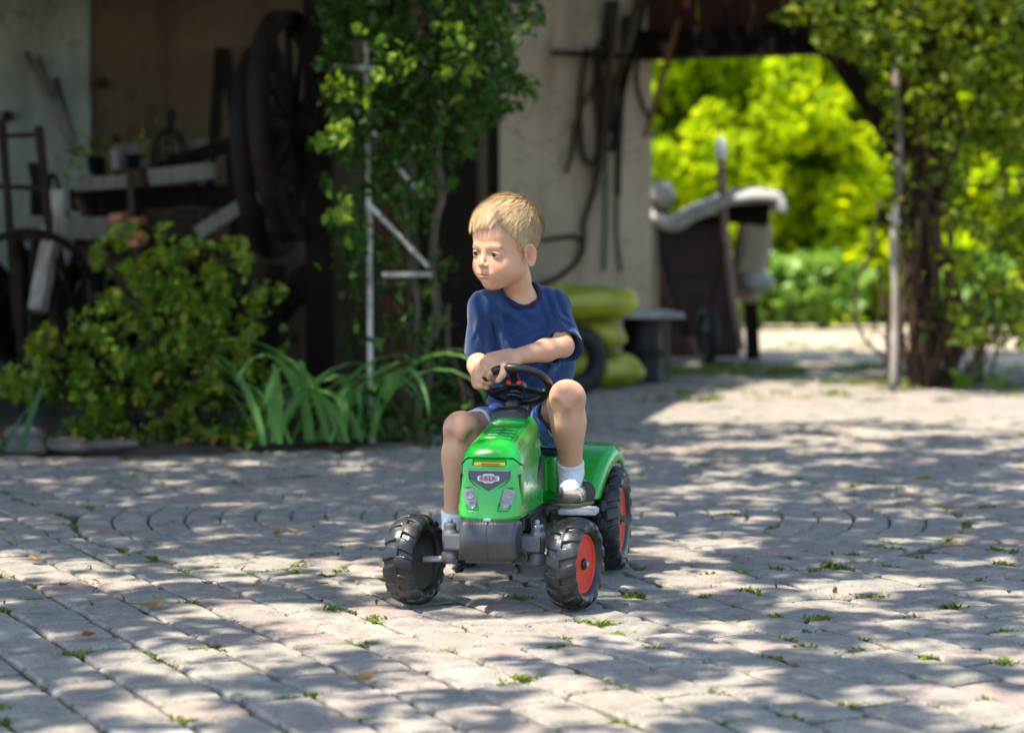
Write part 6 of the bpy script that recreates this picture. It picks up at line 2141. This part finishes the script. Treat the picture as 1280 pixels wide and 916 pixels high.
ring_wheel('cart_wheel', jp(366, 158, 9.25), .42, .05, -.05, math.radians(78), 'large wooden cart wheel hanging nearest the climber', 'cart wheel', 12, M_oldwood, 'cart wheels', .07)
ring_wheel('cart_wheel', jp(338, 190, 9.55), .40, .05, -.04, math.radians(80), 'cart wheel hanging behind, left of the nearer one', 'cart wheel', 12, M_oldwood, 'cart wheels', .07)
m = MB(); m.bar(jp(338, 410, 9.35), jp(345, 330, 9.35), .09, .08, .01); m.bar(Vector((jp(338, 0, 9.35).x, 9.35, 0)), jp(338, 410, 9.35), .09, .08); o = m.build('stump_post', M_oldwood); tag(o, 'dark post below the hanging cart wheels', 'post')
m = MB()
m.bar(Vector((jp(400, 0, 9.3).x, 9.3, 0)), jp(398, -20, 9.3), .14, .12, .01); o = m.build('post', M_oldwood); tag(o, 'thick dark post between the cart wheels and the climber', 'post')
# sticks and tools leaning on the walls
for a, b, w, mat, lab in (((33, 68), (94, 190), .020, M_greywood, 'left of two grey sticks leaning on the whitewashed wall'), ((48, 72), (99, 194), .014, M_greywood, 'right, thinner of two grey sticks leaning on the whitewashed wall'), ((70, 100), (96, 190), .02, M_greenstrap, 'greenish stick leaning behind the grey ones')):
    m = MB(); m.tube([jp(*a, 10.88), jp(*b, 10.6)], w, 8); o = m.build('stick', mat); tag(o, lab, 'stick', 'sticks against the whitewashed wall')
for a, b, c_, lab in (((276, 62), (268, 172), 0, 'left shaft of the pair leaning on the brown wall'), ((280, 62), (300, 172), 1, 'right shaft of the pair leaning on the brown wall')):
    m = MB(); m.bar(jp(*a, 10.95), jp(*b, 10.75), .055, .03, .005); o = m.build('tool_shaft', M_oldwood); tag(o, lab, 'shaft', 'shafts against the brown wall')
for px, py, lab in ((10, 146, 'round rusty knob on the whitewashed wall'), (129, 104, 'small dark peg on the brown wall')):
    p = jp(px, py, 10.96); m = MB(); m.lathe([(.0001, .05), (.022, .045), (.03, .02), (.026, 0.0), (.012, -.04)], (p.x, p.y + .0, p.z), 'Z', 14, Matrix.Rotation(math.radians(90), 3, 'X')); o = m.build('wall_peg', M_iron); tag(o, lab, 'peg')
# jumble of pots and tins on the shelf
for k, (px, py, r, h, mat, lab) in enumerate(((118, 206, .032, .07, M_drum, 'dark tin at the left end of the junk shelf'), (145, 200, .026, .08, M_silver, 'dull metal can on the junk shelf'), (166, 202, .035, .06, M_drum, 'small dark pot left of the iron cage'), (190, 236, .03, .07, M_iron, 'rusty pot hanging under the iron cage'))):
    p = jp(px, py, 9.75); m = MB(); m.lathe([(.0001, -h / 2), (r * .8, -h / 2), (r, h / 2), (r * 1.08, h / 2), (r * .92, h / 2), (r * .75, -h / 2 + .008), (.0001, -h / 2 + .008)], tuple(p), 'Z', 18); o = m.build('pot', mat); tag(o, lab, 'pot', 'pots on the junk shelf')
# little weed growing on the shelf
for k, (px, py, lab) in enumerate(((112, 196, 'little green weed sprouting at the left of the shelf'), (186, 184, 'little green weed sprouting by the iron cage'))):
    c = jp(px, py, 9.9); pl_ = empty('weed', c, 0, lab, 'weed', 'weeds on the junk shelf')
    q = [tuple(c + Vector((rnd.gauss(0, .05), rnd.gauss(0, .03), rnd.gauss(0.0, .05)))) for _ in range(60)]
    tag(leaf_cloud('foliage', q, .045, M_bush, pl_, .3, .4, .1, .2, 90 + k), kind='stuff')

# ---- stones edging the bed at the far left
for k, (px, py, sx, sy, sz, lab) in enumerate(((18, 562, .16, .12, .07, 'pale rough stone at the lower left edge of the bed'), (8, 545, .14, .12, .06, 'pinkish stone resting behind the lowest bed stone'), (75, 560, .2, .10, .05, 'dark flat stone edging the bed right of the pale stones'), (130, 565, .18, .1, .045, 'low brown stone under the shrub'))):
    g_ = gp_(px, 575); V, F = pillow(sx, sy, sz, k * 5, 22, 14, .5, .014, 9)
    o = mesh_np('edging_stone', V, F, M_stone); o.location = (g_.x, 8.06 + (.06 if k == 1 else 0), .03 + (.035 if k == 1 else 0)); o.rotation_euler = (0, 0, .15 * k); tag(o, lab, 'stone', 'stones edging the bed')

# ================================================================== PLANTS BY THE BARN
def poly_density(rows, amp=34):
    """rows: (py, x_left, x_right); returns a density function soft at the edges"""
    ys = [r[0] for r in rows]
    def f(px, py):
        if py < ys[0] or py > ys[-1]: return 0
        l = float(np.interp(py, ys, [r[1] for r in rows])); r_ = float(np.interp(py, ys, [r[2] for r in rows]))
        n = clump(px, py, .022, 3) * amp + clump(px, py, .07, 5) * amp * .5
        e = min(px - l, r_ - px) + n
        return max(0.0, min(1.0, e / 26.0))
    return f
# yellowing shrub
bushD = poly_density([(270, 150, 215), (310, 100, 320), (360, 105, 350), (400, 50, 365), (450, 5, 365), (500, 20, 350), (545, 70, 350), (578, 110, 330)], 60)
bush = empty('shrub', (jp(200, 0, 8.5).x, 8.5, 0), 0, 'loose shrub with green and yellowing leaves at the edge of the bed', 'shrub')
P = scatter_px(7600, lambda x, y: bushD(x, y) ** 1.5 * (.10 + .90 * (clump(x, y, .032, 8) > .04)) * (.45 + .55 * min(1, max(0, (y - 290) / 90))), 8.15, 9.0, 0, 360, 280, 580, 51)
P = [p for p in P if p[2] > .03]
tag(leaf_cloud('foliage', P, .038, M_bush, bush, .35, .58, .2, .2, 52), kind='stuff')
m = MB()
for k in range(26):
    b0 = Vector((jp(rnd.uniform(130, 290), 0, 8.5).x, 8.45 + rnd.uniform(-.1, .2), .02)); e = Vector(P[rnd.randrange(len(P))])
    m.tube([b0, b0.lerp(e, .5) + Vector((rnd.gauss(0, .03), 0, .05)), e], [.009, .006, .002], 5)
m.build('stem', M_stem, bush, world=True)
# daylilies: each blade is a leaf of its own
def blade(root, base, dirx, diry, L, w, droop, mat, name='leaf'):
    N = 9; V = []; 
    d = Vector((dirx, diry, 0)); side = Vector((-diry, dirx, 0)).normalized() if (abs(dirx) + abs(diry)) > 0 else Vector((1, 0, 0))
    p = Vector(base); ang = 1.15
    for i in range(N + 1):
        t = i / N; ww = w * (1 - t ** 2.2) * (0.65 + .35 * min(t * 4, 1))
        h = d.normalized() if d.length else Vector((1, 0, 0))
        up = h * -math.sin(ang) + Vector((0, 0, math.cos(ang)))
        V += [p - side * ww + up * ww * .35, p, p + side * ww + up * ww * .35]
        p = p + (h * math.cos(ang) + Vector((0, 0, math.sin(ang)))) * L / N
        ang -= droop / N * (0.5 + 1.3 * t)
    F = []
    for i in range(N):
        a = i * 3; F += [(a, a + 3, a + 4, a + 1), (a + 1, a + 4, a + 5, a + 2)]
    return mesh_np(name, [tuple(v) for v in V], F, mat, root, True, False)
for (px, n, lab, sd) in ((345, 13, 'clump of long arching strap leaves right of the yellowing shrub', 1), (405, 14, 'middle clump of broad arching strap leaves in front of the trellis', 2), (440, 11, 'clump of strap leaves at the foot of the white trellis', 3)):
    bx_ = jp(px, 0, 8.2).x; by_ = 8.18 + (.22 if sd == 3 else 0) + (.05 if sd == 2 else 0)
    r = empty('daylily', (bx_, by_, 0), 0, lab, 'daylily', 'daylilies along the bed')
    rr_ = random.Random(sd)
    for k in range(n):
        a = rr_.uniform(-math.pi, math.pi); a = -math.pi / 2 + (a * .85)
        b = (bx_ + rr_.gauss(0, .05), by_ + rr_.gauss(0, .04), .03)
        blade(r, b, math.cos(a), math.sin(a), rr_.uniform(.44, .78), rr_.uniform(.014, .023), rr_.uniform(1.4, 2.7), M_blade)
r = empty('iris', (at(25, 0, 7.95).x, 8.02, 0), 0, 'upright bluish strap leaves at the far left edge', 'iris')
blade(r, (at(22, 0, 7.98).x, 7.98, .02), .1, -.1, .30, .018, .25, M_blade2); blade(r, (at(2, 0, 7.98).x, 7.98, .02), .5, -.2, .24, .016, .5, M_blade2); blade(r, (at(-8, 0, 8.0).x, 8.02, .02), -.5, .3, .26, .016, .8, M_blade2); blade(r, (at(60, 0, 8.2).x, 8.2, .02), .4, .1, .2, .010, 1.2, M_blade2)
r = empty('low_weed', (at(300, 0, 8.1).x, 8.1, 0), 0, 'low weeds spreading along the edge of the bed', 'weed')
lw = [(at(rnd.uniform(100, 560), 0, 8.15).x + 0, 8.06 + abs(rnd.gauss(0, .12)), .03 + abs(rnd.gauss(0, .04))) for _ in range(700)]
lw = [(x, y + max(0, (x + 1.2) * .9), z) for x, y, z in lw]
tag(leaf_cloud('foliage', lw, .030, M_ivy, r, .8, .5, .1, .2, 55), kind='stuff')

# trellis of flaking white bars, standing in the climber
tl = empty('trellis', (jp(462, 0, 8.55).x, 8.55, 0), 0, 'flaking white metal trellis frame half buried in the climber', 'trellis')
for a, b, w in (((462, 262), (463, 480), .036), ((458, 50), (461, 262), .030)):
    m = MB(); m.bar(jp(*a, 8.5), jp(*b, 8.5), w, .02, .003); m.build('upright', M_whitebar, tl, world=True)
for a, b, w in (((460, 254), (536, 334), .026), ((492, 202), (528, 246), .022), ((432, 120), (470, 170), .022)):
    m = MB(); m.bar(jp(*a, 8.38), jp(*b, 8.38), w, .018, .003); m.build('brace', M_whitebar, tl, world=True)
m = MB(); m.bar(jp(478, 343, 8.38), jp(540, 343, 8.38), .030, .02, .003); m.build('crossbar', M_whitebar, tl, world=True)
m = MB(); m.bar(jp(415, 84, 8.38), jp(500, 88, 8.38), .022, .02, .003); m.build('crossbar', M_whitebar, tl, world=True)
m = MB(); m.bar(jp(463, 480, 8.5), Vector((jp(464, 0, 8.5).x, 8.5, 0)), .036, .02); m.build('upright', M_whitebar, tl, world=True)
m = MB(); m.bar(Vector((jp(494, 0, 8.75).x, 8.75, 0)), jp(494, -30, 8.75), .11, .10, .01); o = m.build('post', M_redwood); tag(o, 'red brown wooden post behind the white trellis', 'post')
m = MB(); m.box(tuple(jp(560, 330, 9.6) + Vector((0, 0, -.05))), (.26, .05, 1.30), None, .01); m.box(tuple(jp(560, 330, 9.6) + Vector((0, .0, -.75))), (.26, .045, .2)); o = m.build('dark_door', M_oldwood); tag(o, 'dark plank door leaf leaning between climber and wall', 'door')
for px in (585, 600):
    pass
m = MB(); m.box(tuple(jp(600, 420, 10.4)), (.22, .3, .75), Matrix.Rotation(.05, 3, 'Z'), .02).jitter(.01, 3); o = m.build('cabinet', M_oldwood); tag(o, 'dark cabinet standing behind the boy near the wall', 'cabinet')

# climber
climbD = poly_density([(-30, 395, 690), (40, 395, 668), (110, 392, 672), (150, 405, 640), (185, 400, 600), (230, 402, 560), (290, 405, 545), (340, 412, 560), (400, 425, 578), (470, 440, 585), (560, 455, 590)])
cl = empty('climber', (jp(500, 0, 8.6).x, 8.6, 0), 0, 'dark green climbing plant smothering the white trellis beside the wall', 'climbing plant')
def cdens(x, y):
    d = climbD(x, y)
    if y > 330: d *= .27
    elif y > 200: d *= .50
    c = clump(x, y, .035, 12)
    # the trellis bars stay partly clear of leaves
    for (x0, y0, x1, y1) in ((460, 254, 536, 334), (478, 343, 540, 343), (462, 330, 463, 470), (456, 60, 458, 110)):
        vx, vy = x1 - x0, y1 - y0; t = max(0, min(1, ((x - x0) * vx + (y - y0) * vy) / (vx * vx + vy * vy + 1e-6)))
        if math.hypot(x - x0 - t * vx, y - y0 - t * vy) < 11: d *= .12
    return d * (1 if c > -.18 else .25)
P = scatter_px(8800, cdens, 8.22, 9.0, 380, 700, -30, 565, 61)
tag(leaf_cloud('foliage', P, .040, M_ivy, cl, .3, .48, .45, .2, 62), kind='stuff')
P2 = scatter_px(260, lambda x, y: (clump(x, y, .02, 30) > .05) * climbD(x, y) * (1 if x < 440 and y > 150 else .35 * (y < 130)), 8.12, 8.3, 385, 660, 30, 420, 63)
M_ivylight = leaf_mat('lit_climber_leaf', [(0.10, 0.20, 0.02), (0.17, 0.28, 0.03), (0.26, 0.32, 0.04)], .35)  # brighter copy of the climber leaf, sunlight put into its colour
tag(leaf_cloud('lit_leaves', P2, .040, M_ivylight, cl, .4, .7, .3, .2, 64), kind='stuff')
for pts, r in (([(530, 560), (522, 520), (535, 480), (530, 440), (545, 400), (540, 330), (552, 250), (545, 150), (560, 60)], .017), ([(520, 556), (527, 500), (512, 470), (520, 420), (515, 340), (505, 250), (520, 150), (500, 40)], .012), ([(575, 555), (580, 510), (572, 470), (556, 430), (560, 380)], .010), ([(598, 548), (590, 500), (575, 480)], .008), ([(480, 560), (500, 520), (505, 470), (490, 430), (515, 400)], .009)):
    P_ = [jp(px, py, 8.45) for px, py in pts]; P_[0].z = .01
    Q_ = curve_pts(P_, 5); Q_ = [q + noise.noise_vector(q * 9) * .02 for q in Q_]
    m = MB(); m.tube(Q_, [r * (1 + .25 * noise.noise(q * 20)) for q in Q_], 7); m.build('stem', M_bark if r > .011 else M_stem, cl, world=True)

# ---- vine clad post at the right with its pale pole
vp = empty('vine', (at(1150, 0, 11.9).x, 11.9, 0), 0, 'thick twisted vine and sunlit foliage over the right end of the gateway', 'vine')
rv = random.Random(70)
for k in range(24):
    bx_ = rv.uniform(1128, 1182); P_ = []
    for i in range(9):
        py = 486 - i * 68; w_ = 14 + 5 * i
        P_.append(at(bx_ + rv.gauss(0, 8) + math.sin(i * 1.3 + k) * 10, py, 11.9 + rv.gauss(0, .08)))
    P_[0].z = -.01
    Q_ = curve_pts(P_, 5); m = MB(); m.tube(Q_, [rv.uniform(.014, .03) * (1 - .4 * i / len(Q_)) for i in range(len(Q_))] if False else [(.03 if k < 4 else .015) * (1 - .4 * i / len(Q_)) * (1 + .25 * noise.noise(q * 14)) for i, q in enumerate(Q_)], 7)
    m.build('stem', M_stem, vp, world=True)
for k in range(42):
    bx_ = rv.uniform(1140, 1235); P_ = [at(bx_, 474 + rv.uniform(0, 8), 11.85)]
    for i in range(4): P_.append(P_[-1] + Vector((rv.gauss(.0, .07), rv.gauss(0, .05), rv.uniform(.06, .16))))
    m = MB(); m.tube(curve_pts(P_, 4), .005, 5); m.build('twig', M_stem, vp, world=True)
for pts in ([(1080, 470), (1098, 475), (1105, 478)], [(1112, 445), (1085, 430), (1070, 395), (1072, 350), (1090, 310), (1100, 250)], [(1100, 460), (1120, 420), (1105, 380), (1098, 330)], [(1238, 470), (1246, 430), (1240, 380), (1250, 320)], [(1210, 470), (1225, 430), (1222, 380), (1205, 340)]):
    m = MB(); m.tube(curve_pts([at(px, py, 11.7) for px, py in pts], 6), .009, 6); m.build('loop_stem', M_stem, vp, world=True)
def vdens(x, y):
    lx = float(np.interp(y, [-30, 60, 75, 130, 200, 280, 360, 440], [1010, 1030, 1080, 1100, 1105, 1120, 1140, 1150]))
    if x < lx + clump(x, y, .03, 4) * 30: return 0
    d = float(np.interp(y, [-30, 60, 160, 240, 320, 400, 450], [1, .9, .65, .30, .13, .06, .01]))
    if 1128 < x < 1190 and y > 190: d *= .3
    if y > 160: d *= 1.0 if clump(x, y, .02, 17) > -.05 else .3
    if x > 1185 and 230 < y < 435: d = max(d, .42 if clump(x, y, .02, 17) > -.1 else .08)
    return d * (1 if clump(x, y, .035, 6) > -.12 else .3)
P = scatter_px(9000, vdens, 11.2, 12.6, 1000, 1330, -40, 460, 71)
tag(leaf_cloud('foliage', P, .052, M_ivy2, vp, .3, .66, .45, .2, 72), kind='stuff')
P = scatter_px(700, lambda x, y: .5 * (clump(x, y, .02, 40) > -.1), 11.6, 12.4, 700, 1060, -60, 30, 73)
P = [p for p in P if p[0] > at(980, 0, 12).x]
tag(leaf_cloud('hanging_leaves', P, .065, M_ivy2, vp, .3, .66, .45, .2, 74), kind='stuff')
wp_ = MB(); wp_.tube(curve_pts([Vector((at(1116, 484, 11.6).x, 11.6, 0)), at(1119, 380, 11.6), at(1117, 300, 11.62), at(1122, 230, 11.65), at(1124, 165, 11.7), at(1118, 60, 11.75), at(1122, -20, 11.8)], 8), .021, 9)
pole = wp_.build('pole', M_pole); tag(pole, 'pale bleached pole standing at the left of the vine', 'pole')
m = MB(); m.tube([at(1116, 198, 11.6), at(1134, 215, 11.55)], .016, 7); m.tube([at(1112, 268, 11.6), at(1124, 280, 11.6)], .02, 7); m.build('stub', M_pole, pole)
m = MB(); m.bar(at(1035, 52, 11.9), at(1128, 190, 11.9), .11, .10, .01); o = m.build('brace', M_oldwood); tag(o, 'dark slanting brace under the lintel at the vine', 'brace')  # one dark bar slanting from the lintel to the vine
m = MB(); m.bar(Vector((at(1160, 0, 12.05).x, 12.05, 0)), at(1160, -40, 12.05), .16, .14, .01); o = m.build('post', M_oldwood); tag(o, 'dark timber post inside the thick vine', 'post')
# broad leaves at the vine's foot
for k, (px, py, lab) in enumerate(((1206, 468, 'pale broad leaved weed at the foot of the vine'), (1245, 470, 'feathery weed right of the vine foot'))):
    c = at(px, py, 11.7); w = empty('weed', (c.x, 11.7, 0), 0, lab, 'weed', 'weeds at the foot of the vine')
    for q in range(9):
        a = rv.uniform(0, 6.28); blade(w, (c.x + rv.gauss(0, .02), 11.7, .0), math.cos(a), math.sin(a), rv.uniform(.12, .2) * (1 if k == 0 else 1.5), .022 if k == 0 else .006, rv.uniform(1, 2), M_broad)
